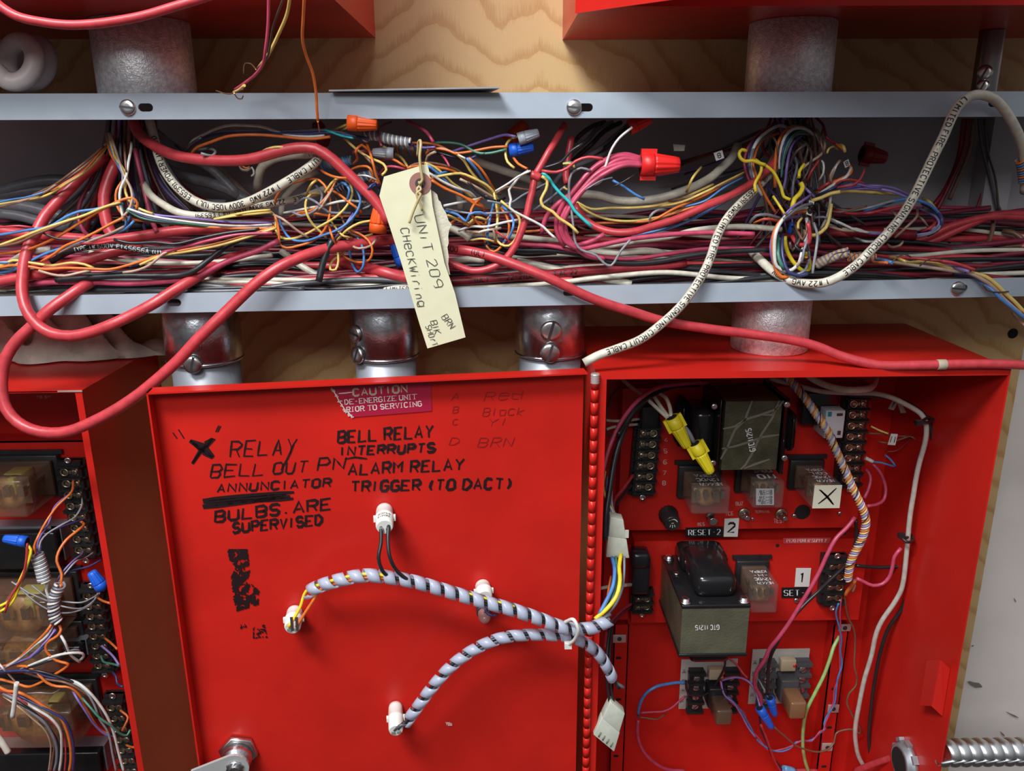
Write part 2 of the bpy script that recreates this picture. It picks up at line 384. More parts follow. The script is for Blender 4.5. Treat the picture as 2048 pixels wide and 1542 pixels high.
# upper boxes
zu = U(740, 76, 0).z; xu = U(751, 76, 0).x
t = thing('red_cabinet', (xu-.3, 0, zu), 'underside of red steel box at upper left, wires hanging over it', 'cabinet')
mb = MB(); mb.box(-.80, xu, -.25, 0, zu, .5); mb.build('body', RED, t)
zu2 = U(1125, 80, 0).z; xu2 = U(1125, 80, 0).x
t2 = thing('red_cabinet', (xu2+.3, 0, zu2), 'underside of red steel box at upper right with its door ajar', 'cabinet')
mb = MB(); mb.box(xu2, .62, -.2, 0, zu2, .5); mb.build('body', RED, t2)
p0 = U(1152, 27, .215); e = V((cos(.73), -sin(.73), 0)); 
mb = MB(); mb.obox(p0+e*.18+V((0,0,.2)), e*.18, V((e.y,-e.x,0))*.001, V((0,0,.2)));  mb.build('door', RED, t2)
# ---------------------------------------------------------------- conduits
def conduit(name, px, py, pw, d, z0, z1, label, mt=ZINC, coup=None, screws=(), lower=None):
    c = U(px, py, d); r = pw/2*(c-CAMP).dot(FW)/F
    t = thing(name, (c.x, c.y, z0), label, 'conduit', None)
    mb = MB(); mb.lathe((c.x, c.y, z0), (0,0,1), [(0, r*.97), (.0015, r), (z1-z0-.001, r), (z1-z0, r*.97)], 48); mb.build('tube', mt, t)
    for (sx, sy, sr) in screws:
        v = ray(sx, sy); a = v.x**2+v.y**2; b_ = -2*(v.x*(c.x-CAMP.x)+v.y*(c.y-CAMP.y)); cc = (c.x-CAMP.x)**2+(c.y-CAMP.y)**2-r*r
        ds = b_*b_-4*a*cc
        tt = (-b_-math.sqrt(max(ds, 0)))/(2*a); pp = CAMP+v*tt
        nn = V((pp.x-c.x, pp.y-c.y, 0)).normalized(); mb = MB()
        mb.lathe(pp-nn*.001, nn, [(0, sr*.8),(.002, sr*.8)], 16)
        screw_head(mb, pp+nn*.001, sr, nn, .5); mb.build('set_screw', [STEEL, DKST], t)
    if lower:
        mb = MB(); mb.lathe((c.x, c.y, z0-lower), (0,0,1), [(0, r*.90), (lower, r*.90)], 40); mb.build('lower_pipe', mat('dull_zinc', (.36,.38,.42), .5, .5), t)
        mb = MB(); mb.lathe((c.x, c.y, z0), (0,0,1), [(-.0006, r*1.0), (.0012, r*1.03), (.0024, r*1.0)], 40); mb.build('end_bead', mt, t)
    return t
utop = UZ(0)[0]
conduit('steel_conduit', 290, 130, 186, .115, UZ(-.3)[0], zu, 'wide dull steel conduit between upper left red box and trough', ZINC2)
conduit('steel_conduit', 1580, 120, 168, .115, UZ(.28)[0], zu2, 'wide pitted steel conduit between upper right red box and trough', ZINC2)
conduit('steel_conduit', 1978, 110, 47, .06, UZ(.5)[0], zu2, 'thin dark steel conduit with coupling at far upper right', mat('dark_conduit', (.32,.31,.31), .35, 1), screws=((1970,145,.007),(1966,172,.006)))
bz = lambda x: LZ(x)[1]
conduit('steel_conduit', 408, 690, 146, .115, U(408,732,.115+.03).z, bz(-.33), 'shiny steel connector under trough behind the long red cable loop', ZINC, screws=((386,729,.0085),(392,690,.005)), lower=.09)
conduit('steel_conduit', 770, 690, 134, .115, U(770,724,.115+.03).z, bz(-.1), 'shiny steel connector under trough behind the paper tag', ZINC, screws=((712,667,.0085),(717,710,.0085)), lower=.09)
conduit('steel_conduit', 1100, 680, 138, .115, U(1100,719,.115+.03).z, bz(.05), 'shiny steel connector under trough with two screws, right of the tag', ZINC, screws=((1102,662,.0105),(1100,706,.0095)), lower=.09)
conduit('steel_conduit', 1540, 655, 150, .112, CZ, bz(.28), 'steel conduit standing on top of the open red cabinet', ZINC2)
# ---------------------------------------------------------------- stroke lettering
FONT = {k: v for k, v in (q.split('=') for q in '''A=002640/1232|B=00063645443303/3342413000|C=4536160501103041|D=00062644422000|E=46060040/0333|F=460600/0333|G=45361605011030414323|H=0006/4046/0343|I=2026|J=4641301001|K=0006/460340|L=060040|M=0006234640|N=00064046|O=160501103041453616|P=00063645443303|Q=160501103041453616/2240|R=00063645443303/2340|S=453616050413334241301001|T=0646/2620|U=060110304146|V=062046|W=0610243046|X=0046/0640|Y=062346/2320|Z=06460040|0=160501103041453616|1=152620|2=051636454400 40|3=0516364544331333/33424130 1001|4=36023230/0242|5=46060333424130 1001|6=4616040110304142330 3|7=064610|8=1304051636454433130201103041423 3|9=4313040516364541 30|-=1333|.=2021|#=1016/3036/0242/0444|(=36242230|)=16242210|/=0046|'=2624|"=1614/3634|e=0343443515040110 3041|c=4435150401103041|k=0006/440230|w=0410233044|i=2024/2626|r=1014/13243544|n=1014/13243443 40|y=0422/441110|l=2620|h=0006/03143443 40|t=2620/0444|a=44041040 /4440|d=4640/4314040110 30|:=2222/2424|g=44150402113142/45402001'''.replace(' ', '').split('|'))}
def letters(text, h, sp=1.45, slant=0., jit=0., seed=1):
    rng = random.Random(seed); out = []; x = 0; k = h/6
    for ch in text:
        g = FONT.get(ch) or FONT.get(ch.upper())
        if g:
            for ln in g.split('/'):
                nx = -1.1 if ch in "Il1i.'(" else 0; P = [(int(ln[i])+nx, int(ln[i+1])) for i in range(0, len(ln)-1, 2)]
                out.append([(x+(a+b*slant)*k*.9+rng.uniform(-jit, jit)*k, b*k+rng.uniform(-jit, jit)*k) for a, b in P])
        x += (4*sp*k*.9 if ch not in "Il1i.'(" else 3.3*sp*k*.9*.9) if ch != ' ' else 2.6*k
    return out, x
def plane_text(mb, text, h_px, p0, p1, fn, wd=None, mi=0, slant=0., jit=0., seed=1, fit=True, sp=1.45):
    # one line of writing from p0 to p1 (baseline ends, photograph pixels) on the surface fn(px, py)
    L, wt = letters(text, 1, sp, slant, jit, seed); wt -= .3
    ux, uy = p1[0]-p0[0], p1[1]-p0[1]; ln = math.hypot(ux, uy); ux /= ln; uy /= ln; kx = ln/wt if fit else h_px
    f = lambda u, v: fn(p0[0]+ux*u+uy*v, p0[1]+uy*u-ux*v)
    return mb.strokes([[(a*kx, b*h_px) for a, b in l] for l in L], wd or h_px*.13, f, mi)

# ---------------------------------------------------------------- wires and cables
WC = dict(red=(.50,.045,.055), pink=(.50,.06,.12), dred=(.22,.012,.02), maroon=(.20,.02,.045), cream=(.62,.58,.47), white=(.66,.65,.60), ash=(.50,.46,.41), grey=(.27,.27,.29), dgrey=(.09,.09,.10),
    black=(.020,.020,.023), orange=(.72,.17,.030), yellow=(.72,.52,.14), byellow=(.86,.66,.03), blue=(.07,.22,.52), dblue=(.035,.04,.14), purple=(.20,.13,.38), green=(.06,.20,.14), lime=(.33,.52,.17),
    brown=(.18,.085,.05), tan=(.45,.31,.22), slate=(.20,.21,.25), teal=(.03,.50,.52), lblue=(.16,.36,.62), copper=(.42,.20,.09), violet=(.30,.22,.55), dbrown=(.07,.045,.035))
def wm(c): return mat(c+'_insulation', WC[c], .36 if c not in ('copper',) else .3, 0 if c != 'copper' else .8, var=.16, scale=130, bump=.06, bscale=160)
NW = 0; WNAME = 'hookup_wire'
def wire(c, reg, s, d, wpx, label=None, name=None, cat=None, group=None, n=8, jitter=0.):
    """one wire or cable: traced through pixels of the photograph at real distances d (mm in front of the board), wpx pixels thick"""
    global NW; NW += 1
    P = P3(reg, s, d)
    dd = dl(d, len(P)); r = wpx/2*mpp(sum(dd)/len(dd))
    pts = spline(P, max(.004, r*1.2))
    mb = MB(); mb.tube(pts, r, n if wpx < 10 else 18)
    big = wpx >= 10
    o = mb.build(name or ('cable' if big and cat != 'wire' else WNAME), wm(c))
    tag(o, label, cat or ('cable' if big else 'wire'), group)
    o['_r'] = r
    del o['_r']
    return o, pts, r
def cable_print(o, pts, r, text, u0, h=.62, mt=None, flip=False, rep=1, side=0.):
    """lettering wrapped on the cable, readable from the front; u0: start along the cable (0..1)"""
    cum = [0]
    for a, b in zip(pts, pts[1:]): cum.append(cum[-1]+(b-a).length)
    Lg = cum[-1]
    def at(s):
        s = min(max(s, 0), Lg-1e-6); i = 0
        lo, hi = 0, len(cum)-1
        while hi-lo > 1:
            md = (lo+hi)//2
            if cum[md] <= s: lo = md
            else: hi = md
        i = lo; t = (s-cum[i])/max(1e-9, cum[i+1]-cum[i]); p = pts[i].lerp(pts[i+1], t)
        T = (pts[min(i+2, len(pts)-1)]-pts[max(i-1, 0)]).normalized(); return p, T
    def fn(u, v):
        s = u0*Lg+(-u if flip else u); p, T = at(s); c = (CAMP-p); c = (c-T*c.dot(T)).normalized(); b = c.cross(T)
        if flip: b = -b
        a = v/r+side; return p+(c*cos(a)+b*sin(a))*(r*1.03)
    hh = h*2*r
    L, wt = letters(text, hh, 1.5)
    mb = MB(); mb.strokes([[(x, y-hh/2) for x, y in l] for l in L], hh*.20, fn, seg=.8)
    return mb.build('lettering', mt or INK, o)
def wrap(c, P, r, turns, wr, label, cat='wire', group=None, name='wound_wire', ph=0.):
    """a wire wound round the path P"""
    pts = spline(P, r*.3); mb0 = MB(); mb0.tube(pts, r, 3, False); fr = mb0.frames; N = len(fr); M_ = int(turns*14); out = []
    for i in range(M_+1):
        q = i/M_*(N-1); k = min(int(q), N-2); t = q-k; p = fr[k][0].lerp(fr[k+1][0], t); a = 2*pi*turns*i/M_+ph
        out.append(p+(fr[k][2]*cos(a)+fr[k][3]*sin(a))*r)
    mb = MB(); mb.tube(out, wr, 6); o = mb.build('wound_wire', wm(c)); tag(o, label, cat, group); return o

# ---------------------------------------------------------------- small devices
WN = {}
def nut(c, reg, a, b, d, wpx, label, wing=False, dd=0):
    """twist-on wire connector from its open mouth a to its tip b"""
    A, = P3(reg, a, d); B, = P3(reg, b, d+dd); ax = B-A; L = ax.length; r = wpx/2*mpp(d/1000)
    mt = mat('nut_'+c, dict(orange=(.80,.10,.012), grey=(.33,.34,.38), blue=(.01,.11,.62), red=(.70,.015,.012), yellow=(.80,.66,.02), dred=(.30,.012,.01), lgrey=(.35,.38,.42))[c], .42)
    t = thing('wire_nut', A, label, 'wire nut')
    mb = MB()
    mb.lathe(A, ax, [(0, r*.78),(0, r),(L*.30, r*1.0),(L*.34, r*.93)], 36)
    mb.build('skirt', mt, t)
    mb = MB(); mb.lathe(A, ax, [(L*.34, r*.93),(L*.40, r*.94),(L*.85, r*.72),(L*.97, r*.64),(L, r*.5)], 48, 0, 12, .055); mb.build('ribbed_grip', mt, t)
    mb = MB(); mb.lathe(A-ax*.001, ax, [(0, r*.76)], 20)
    mb.lathe(A+ax*.002, ax, [(0, 1e-6),(0.0, r*.77)], 20); mb.build('mouth', HOLE, t)
    if wing:
        n_ = ax.normalized(); e = n_.cross(V((0,-1,0))).normalized(); mb = MB()
        mb.obox(A+n_*L*.2, n_*L*.2, e*r*1.35, n_.cross(e)*r*.18); mb.build('wing', mt, t)
    return t
def fb(mb, x0, y0, x1, y1, df, db, r=0, mi=0):
    a = U(x0, y1, df/1000); b = U(x1, y0, df/1000)
    if r: mb.rbox(a.x, b.x, -df/1000, -db/1000, a.z, b.z, r, mi)
    else: mb.box(a.x, b.x, -df/1000, -db/1000, a.z, b.z, mi)
    return (a.x, b.x, a.z, b.z)
CLEAR = mat('dusty_clear_plastic', (.24,.20,.18), .10, alpha=.22, spec=.7)
SMOKE = mat('smoky_clear_plastic', (.20,.12,.08), .10, alpha=.34, spec=.8)
COILM = mat('amber_coil', (.40,.20,.06), .4, var=.3, scale=200); YTAPE = mat('yellow_coil_tape', (.48,.42,.10), .5); PAPER = mat('cream_paper', (.62,.60,.46), .7)
WINK = mat('white_print', (.72,.72,.72), .6)
ACRY = MATS['dusty_clear_plastic']
def relay(x0, y0, x1, y1, df, db, label, cover=None, marks=None, paper=False, big=False, top=True):
    a = U(x0, y1, df/1000); b = U(x1, y0, df/1000); w = b.x-a.x; h = b.z-a.z; dep = (df-db)/1000; y0_, y1_ = -df/1000, -db/1000
    t = thing('relay', ((a.x+b.x)/2, y1_, a.z), label, 'relay')
    mb = MB(); e = .004; mb.rbox(a.x-e, b.x+e, y1_-.008, y1_, a.z-e, b.z+e, .0015); mb.box(a.x-e*2, b.x+e*2, y1_-.003, y1_, b.z+e, b.z+e*2.2); mb.build('socket', BLK, t)
    mb = MB(); mb.rbox(a.x+.001, b.x-.001, y1_-.014, y1_-.008, a.z+.001, b.z-.001, .001); mb.build('plug_base', mat('phenolic_brown', (.10,.055,.03), .5), t)
    cx = (a.x+b.x)/2; cz = (a.z+b.z)/2
    mb = MB(); mb.lathe((cx, y1_-.014, cz-h*.12), (0,-1,0), [(0, w*.2),(0, w*.26),(dep*.45, w*.26),(dep*.45, w*.1)], 20); mb.build('coil', COILM, t)
    if big:
        mb = MB(); mb.rbox(cx-w*.05, cx+w*.24, y1_-dep*.55, y1_-.016, cz+h*.05, cz+h*.38, .002); mb.rbox(cx+w*.10, cx+w*.20, y1_-dep*.7, y1_-dep*.5, cz-h*.1, cz+h*.36, .001); mb.build('coil_tape', YTAPE, t)
    mb = MB()
    for k in range(4):
        xx = a.x+w*(.16+.22*k); mb.box(xx, xx+w*.05, y1_-dep*.8, y1_-.014, a.z+h*.55, a.z+h*.62); mb.box(xx, xx+w*.09, y1_-dep*.84, y1_-dep*.74, a.z+h*.45, a.z+h*.72)
    mb.box(a.x+w*.12, b.x-w*.12, y1_-dep*.62, y1_-dep*.56, a.z+h*.12, a.z+h*.86); mb.build('contact_springs', BRASS, t)
    mb = MB(); mb.rbox(a.x, b.x, y0_, y1_-.010, a.z, b.z, .003); cv = mb.build('cover', cover or CLEAR, t)
    if marks:
        mb = MB(); n = len(marks)
        for i, tx in enumerate(marks):
            L, wt = letters(tx, 1, 1.3); sx = w*.62/wt; row = dep*.62/n
            f = lambda u, v: V((b.x-w*.2-u, y1_-.016-dep*.12-i*row-v, b.z+.0003))
            mb.strokes([[(p*sx, q*row*.62) for p, q in l] for l in L], row*.14, f)
        mb.build('printed_marks', WINK, t)
    if paper:
        mb = MB(); mb.box(a.x+.001, b.x-.001, y0_-.0006, y0_-.0002, a.z+.001, b.z-.001); mb.build('paper_label', PAPER, t)
        mb = MB(); f = lambda u, v: V((a.x+w*u, y0_-.0009, a.z+h*v))
        mb.strokes([[(.22,.22),(.5,.5),(.78,.85)],[(.2,.8),(.5,.52),(.75,.18)],[(.25,.78),(.52,.46),(.72,.2)]], .06, f); mb.build('marker_cross', INK, t)
    return t
def tstrip(reg, a, b, n, d, wpx, label, left=True, cols=(BRASS, STEEL), fin=True, ends=True, num=None):
    """barrier terminal strip from a (first terminal) to b (last), each terminal a link plate with screw and eyelet"""
    A, = P3(reg, a, d); B, = P3(reg, b, d); st = (B-A)/(max(1, n-1)); w = wpx*mpp(d/1000); ex = V((1,0,0)); ez = -st.normalized(); ey = V((0,-1,0)); p = st.length
    t = thing('terminal_strip', (A+B)/2, label, 'terminal strip')
    mb = MB(); c = (A+B)/2; hl = (B-A).length/2+p*(.9 if ends else .5)
    mb.obox(c-ey*.004, ex*w*.5, ey*.005, ez*hl); mb.obox(c-ey*.009, ex*w*.62, ey*.004, ez*hl)
    if fin:
        for i in range(n+1):
            q = A+st*(i-.5); mb.obox(q+ey*.002, ex*w*.52, ey*.0045, ez*p*.07); mb.obox(q-ey*.001, ex*w*.64, ey*.003, ez*p*.06)
    mb.build('body', BLK, t)
    if ends:
        for q in (A-st*1.0, B+st*1.0):
            mb = MB(); mb.lathe(q+ey*.001, ey, [(0, p*.28),(.0015, p*.28),(.0015, p*.13),(.0005, p*.12)], 16); mb.build('mounting_eyelet', STEEL, t)
    s = -1 if left else 1
    for i in range(n):
        q = A+st*i+ey*.0012; mb = MB()
        mb.obox(q, ex*w*.30, ey*.0006, ez*p*.13)
        mb.obox(q+ex*s*w*.24, ex*w*.13, ey*.0007, ez*p*.30)
        R_ = p*.30; o_ = q-ex*s*w*.24
        mb.tube([o_+(ex*cos(u)+ez*sin(u))*R_+ey*.0006 for u in [2*pi*k/14 for k in range(15)]], R_*.34, 6, False)
        screw_head(mb, q+ex*s*w*.22+ey*.0006, p*.27, ey, .4+.7*i, .0022)
        for k in range(len(mb.mi)):
            pass
        mb.build('terminal', [cols[0], DKST], t)
    return t
def label_plate(name, reg, corners, d, th, mt, text, tcol, label, cat='label', h=.55, handw=False, mirror=False, wd=None):
    p = P3(reg, corners, d); e = V((0,-th,0)); t = thing(name, sum(p, V())/len(p), label, cat)
    mb = MB(); n = len(p); mb.add(p+[q+e for q in p], [list(range(n))[::-1], list(range(n, 2*n))]+[(i,(i+1)%n,n+(i+1)%n,n+i) for i in range(n)]); mb.build('backing', mt, t)
    if text:   # corners: top-left, top-right, bottom-right, bottom-left
        mb = MB(); L, wt = letters(text, 1, 1.5); wt -= .3
        f = lambda u, v: (p[3]*(1-u)*(1-v)+p[2]*u*(1-v)+p[1]*u*v+p[0]*(1-u)*v)+e*1.3
        W_ = (p[1]-p[0]).length; H_ = (p[0]-p[3]).length; hh = h; ar = min(.84/wt, hh*H_/W_*1.15)
        u0 = .5-wt*ar/2
        mb.strokes([[(u0+a*ar, .5-hh/2+b*hh) for a, b in l] for l in L], wd or hh*.16*H_/W_*1.2, f); mb.build('lettering', tcol, t)
    return t
# ================================================================ right cabinet interior
PL1, PL2 = 32, 38
def mount_plate(x0, y0, x1, y1, df, label, top=True):
    t = thing('mounting_plate', U((x0+x1)/2, y1, df/1000), label, 'mounting plate')
    mb = MB(); a = U(x0, y1, df/1000); b = U(x1, y0, df/1000); mb.box(a.x, b.x, -df/1000, -df/1000+.0016, a.z, b.z)
    mb.box(a.x, a.x+.0016, -df/1000+.0016, -.003, a.z, b.z); mb.box(b.x-.0016, b.x, -df/1000+.0016, -.003, a.z, b.z); mb.build('plate', RED, t); return t
m1 = mount_plate(1236, 772, 1748, 1061, PL1, 'upper red mounting plate carrying the relay marked with a cross')
m2 = mount_plate(1262, 1077, 1738, 1246, PL2, 'lower red mounting plate carrying the large lower transformer')
SW = U(1262, 1246, .038)
mb = MB(); q = U(1205, 1240, .03); r_ = U(1262, 1090, .03); mb.box(q.x, r_.x, -.030, -.0285, q.z, r_.z); mb.build('side_tab', RED, m2)
# small screws, holes and screen print on the plates
def plate_bits(par, items, d):
    for (x, y, rp, kind) in items:
        mb = MB(); c = U(x, y, d/1000+.0002); r = rp*mpp(d/1000)
        if kind == 's': screw_head(mb, c, r, (0,-1,0), x*.7); mb.build('screw', [STEEL, DKST], par)
        else: mb.lathe(c, (0,-1,0), [(0, r),(.0003, r*.95)], 18); mb.build('hole', HOLE, par)
plate_bits(m1, [(1588,1031,5,'s'),(1679,1026,5,'s'),(1605,1024,17,'h'),(1505,1037,4,'s')], PL1)
plate_bits(m2, [(1555,1091,4,'h'),(1592,1200,6,'s'),(1690,1067,3,'h')], PL2)
mb = MB(); fp = lambda x, y: U(x, y, PL1/1000+.0004)
for tx, x, y in (('4',1329,884),('5',1328,906),('6',1327,928),('7',1326,950),('8',1325,970)): plane_text(mb, tx, 8, (x, y), (x+6, y), fp, 1.4)
plane_text(mb, 'TEST', 8, (1548,1046), (1569,1045), fp, 1.4); plane_text(mb, 'RES', 6, (1396,1052), (1409,1051), fp, 1.2); plane_text(mb, 'ICE', 7, (1452,1031), (1467,1030), fp, 1.3)
plane_text(mb, 'BUZ', 7, (1472,1011), (1486,1010), fp, 1.3); plane_text(mb, 'TERMINAL', 5, (1510,1026), (1540,1025), fp, 1.)
mb.build('screen_print', mat('pale_print', (.55,.42,.40), .6), m1)
# slotted side rails on the back wall
def rail(px, d, label, marks, holes):
    c = P3('P', px, d); t = thing('mounting_rail', c[2], label, 'rail'); x0 = (c[0].x+c[3].x)/2; x1 = (c[1].x+c[2].x)/2
    mb = MB(); mb.box(x0, x1, -d/1000, -d/1000+.0015, -.84, c[0].z); mb.box(x0, x0+.0015, -d/1000, -.002, -.84, c[0].z); mb.box(x1-.0015, x1, -d/1000, -.002, -.84, c[0].z); mb.build('channel', RED, t)
    for x, y in holes: mb = MB(); a = U(x, y, d/1000+.0002); mb.prism(slot(0, 0, .007, .0035), a, (1,0,0), (0,0,1), (0,-.0002,0)); mb.build('slot', HOLE, t)
    for x, y, w, h in marks:
        mb = MB(); fb(mb, x-w/2, y-h/2, x+w/2, y+h/2, d+2, d+.2, .0005); mb.lathe(U(x, y, d/1000+.002), (0,-1,0), [(0,.003),(.0006,.0028)], 12, 1); mb.build('bare_nut_plate', [mat('bare_plate', (.55,.50,.47), .4, .4), DKST], t)
rail('1225,1250 1253,1250 1252,1540 1222,1540', 22, 'narrow slotted red rail at left inside the open cabinet', [(1239,1278,27,16)], [(1237,1316),(1237,1399),(1232,1512)])
rail('1664,1250 1700,1250 1660,1540 1638,1540', 22, 'narrow slotted red rail at right inside the open cabinet', [(1690,1256,26,14),(1667,1418,24,16),(1655,1495,24,16)], [(1668,1378),(1659,1455),(1648,1533)])
# ---- upper transformer
LAM = mat('olive_laminations', (.058,.052,.028), .42, var=.35, scale=60, bump=.3, bscale=500)
LAM2 = mat('varnished_laminations', (.095,.092,.058), .38, var=.22, scale=40, bump=.3, bscale=400)
t = thing('transformer', U(1500, 940, .035), 'upper black transformer with stringy adhesive on its olive core', 'transformer')
mb = MB(); bx = fb(mb, 1442, 802, 1565, 940, 104, 36); mb.build('core', LAM, t)
mb = MB(); fb(mb, 1432, 798, 1444, 946, 106, 34, .0012); mb.build('clamp_frame', BLKG, t); mb = MB(); fb(mb, 1563, 798, 1573, 946, 106, 34, .0012); mb.build('clamp_frame', BLKG, t)
mb = MB(); fb(mb, 1383, 822, 1433, 932, 92, 44, .007); mb.build('left_bell', BLKG, t)
mb = MB(); fb(mb, 1350, 800, 1384, 900, 66, 36, .010); mb.build('bell_flange', BLKG, t)
mb = MB(); fb(mb, 1572, 828, 1600, 906, 88, 46, .007); mb.build('right_bell', BLKG, t)
for x, y in ((1428,812),(1573,808),(1425,925),(1568,915)): mb = MB(); mb.lathe(U(x, y, .106), (0,-1,0), [(0,.0035),(.002,.0035),(.0028,.002)], 12); mb.build('bolt', STEEL, t)
mb = MB(); f = lambda x, y: U(x, y, .1046); g_ = lambda s: PX('a', s)
for s in ('1140,590 1240,570 1330,510 1460,470 1600,420 1660,350','1390,350 1350,450 1330,510 1240,600 1180,740 1120,850','1620,350 1560,500 1480,620 1440,690 1390,800 1330,900 1290,935','1130,760 1240,740 1400,690 1480,660 1620,640','1320,930 1420,890 1540,850','1460,470 1560,470 1620,390'):
    mb.strokes([g_(s)], 4.5, f)
mb.build('adhesive_strands', mat('dried_adhesive', (.17,.15,.12), .35), t)
mb = MB(); plane_text(mb, 'GTC 11215', 11, (1511,901), (1502,857), lambda x, y: U(x, y, .1052), 2.0); mb.build('white_lettering', WINK, t)
# ---- lower transformer
t = thing('transformer', U(1428, 1310, .04), 'large lower transformer with olive core, bolted black frame and domed bell', 'transformer')
a = U(1359, 1312, .150); b = U(1500, 1208, .150); zb, ztp = a.z, b.z; xa, xb = a.x, b.x
mb = MB(); mb.box(xa, xb, -.150, -.040, zb+.003, ztp-.004); mb.build('core', LAM2, t)
mb = MB(); mb.rbox(xa-.001, xb+.001, -.151, -.039, ztp-.0045, ztp, .0012); mb.rbox(xa-.0015, xb+.0015, -.1515, -.039, zb-.001, zb+.003, .001); mb.build('frame', BLKG, t)
mb = MB(); w_ = xb-xa; mb.rbox(xa+w_*.22, xb-w_*.14, -.138, -.060, ztp-.002, ztp+.026, .009); mb.rbox(xa+w_*.18, xb-w_*.06, -.085, -.040, ztp-.002, ztp+.022, .008); mb.build('top_bell', BLKG, t)
mb = MB(); mb.rbox(xa+w_*.2, xb-w_*.16, -.138, -.060, zb-.020, zb, .007); mb.build('lower_bell', BLKG, t)
for fx, fy in ((.06,-.144),(.93,-.144),(.08,-.05),(.9,-.05)):
    mb = MB(); mb.lathe((xa+w_*fx, fy, ztp), (0,0,1), [(0,.0062),(.001,.0062),(.001,.0046),(.0045,.0044),(.0052,.003)], 6 if 0 else 14); mb.build('bolt', STEEL, t)
mb = MB(); mb.lathe((xa+w_*.1, -.085, ztp), (0,0,1), [(0,.004),(.002,.0035)], 12); mb.build('rivet', STEEL, t)
mb = MB(); plane_text(mb, 'GTC 11215', 9, (1438,1250), (1391,1251), lambda x, y: U(x, y, .1506), 1.7); mb.build('white_lettering', WINK, t)
# ---- relays on the plates
relay(1382, 974, 1463, 1030, 92, PL1, 'dusty clear relay under the lower yellow wire nut', CLEAR, ['KRPA','12VDC','NE4471'])
relay(1504, 962, 1572, 1018, 92, PL1, 'clear relay with white printed diagram in middle of upper row', CLEAR, ['CONT','110'])
relay(1622, 968, 1686, 1018, 100, PL1, 'clear relay with cream paper face marked with a black cross', CLEAR, ['KRPA','COIL','12VDC','NE4471'], True)
relay(1500, 1170, 1560, 1228, 94, PL2, 'clear relay beside the lower transformer with white printed top', CLEAR, ['KRPA','-H-','12VDC','NE4471'])
mb = MB(); fr_ = [U(x, y, .0925) for x, y in ((1512,977),(1548,977),(1548,1010),(1512,1010))]; mb.add(fr_, [(0,1,2,3)])
lab = thing('relay_label', fr_[0], 'small printed white diagram label on middle clear relay', 'label'); mb.build('backing', mat('grey_label', (.34,.33,.32), .6), lab)
mb = MB(); f = lambda x, y: U(x, y, .0929)
for y in (983,988,995,1001,1006): plane_text(mb, 'HI8EHB'[(int(y)%3):], 4, (1516+y%4, y+2), (1544, y+1), f, .9)
mb.build('printed_diagram', mat('dark_print', (.06,.06,.07), .6), lab)
# ---- terminal strips
tstrip('P', '1296,866', '1286,973', 6, PL1+16, 44, 'six screw terminal strip at upper left inside cabinet, below black block', True)
tstrip('P', '1716,807', '1700,957', 8, PL1+14, 42, 'eight screw terminal strip at upper right inside cabinet, under white labels', False)
tstrip('P', '1672,1132', '1666,1194', 4, PL2+12, 44, 'black terminal strip at lower right below the twisted wire bundle', True)
tstrip('P', '1285,1197', '1284,1213', 2, PL2+12, 40, 'short terminal strip at lower left under glossy black tape', True)
t = thing('taped_block', U(1284,1190,.06), 'block of glossy black tape over terminals left of lower transformer', 'tape'); mb = MB(); fb(mb, 1263, 1112, 1303, 1192, 66, 38, .004); mb.build('wrap', mat('black_tape', (.02,.02,.024), .2), t)
mb = MB(); fb(mb, 1262, 1108, 1302, 1140, 70, 52, .005); mb.build('folded_end', MATS['black_tape'], t)
o = MB(); fb(o, 1280, 812, 1322, 862, 52, 34, .003); tag(o.build('terminal_block', BLK), 'plain black block above the upper left terminal strip', 'terminal block')
# ---- buttons, fuse, nuts, labels
def knob(name, x, y, rp, d, L, mt, label, cat, flute=0):
    mb = MB(); r = rp*mpp(d/1000); mb.lathe(U(x, y, d/1000), (0,-1,-.0), [(0, r*1.15),(L*.3, r*1.15),(L*.3, r),(L*.9, r),(L, r*.85)], 30, 0, flute, .05); return tag(mb.build(name, mt), label, cat)
knob('push_button', 1420, 1032, 9, PL1, .016, STEEL, 'round metal reset button above the black RESET-2 tape', 'button')
def hexnut(x, y, d, label):
    t = thing('toggle_switch', U(x, y, d/1000), label, 'switch'); mb = MB(); c = U(x, y, d/1000); mb.lathe(c, (0,-1,0), [(0,.0075),(.002,.0075),(.003,.006)], 12); mb.build('nut', BRASS, t)
    mb = MB(); mb.lathe(c+V((0,-.003,0)), (0,-1,0), [(0,.0045),(.003,.0045),(.0035,.0025),(.008,.0022),(.010,.0034),(.012,.0026)], 14); mb.build('lever', STEEL, t)
hexnut(1488, 1026, PL1, 'small metal test switch left of the word TEST'); hexnut(1562, 1027, PL1, 'small metal test switch right above the word TEST')
t = thing('fuse_holder', U(1340,1040,.032), 'black round fuse holder at left below the clear relay', 'fuse holder'); c = U(1336, 1028, .032); ax = V((.02,-1,-.05))
mb = MB(); mb.lathe(c, ax, [(0,.0115),(.004,.0115),(.005,.0098),(.022,.0095),(.024,.0085)], 32, 0, 16, .03); mb.build('barrel', BLK, t)
mb = MB(); c2 = c+ax.normalized()*.0243; mb.strokes([[( .006*cos(u), .006*sin(u)) for u in [.4+.25*k for k in range(9)]], [(-.003,-.004),(-.002,-.001)], [(.0,-.005),(0,-.001)], [(.003,-.004),(.002,-.001)], [(-.0015,.001),(.0015,.001)]], .0012, lambda u, v: c2+V((u, 0, v)));  mb.build('white_lettering', PAPER, t)
TAPE = mat('black_embossed_tape', (.012,.012,.013), .3); TAG = mat('white_tag', (.70,.70,.66), .6)
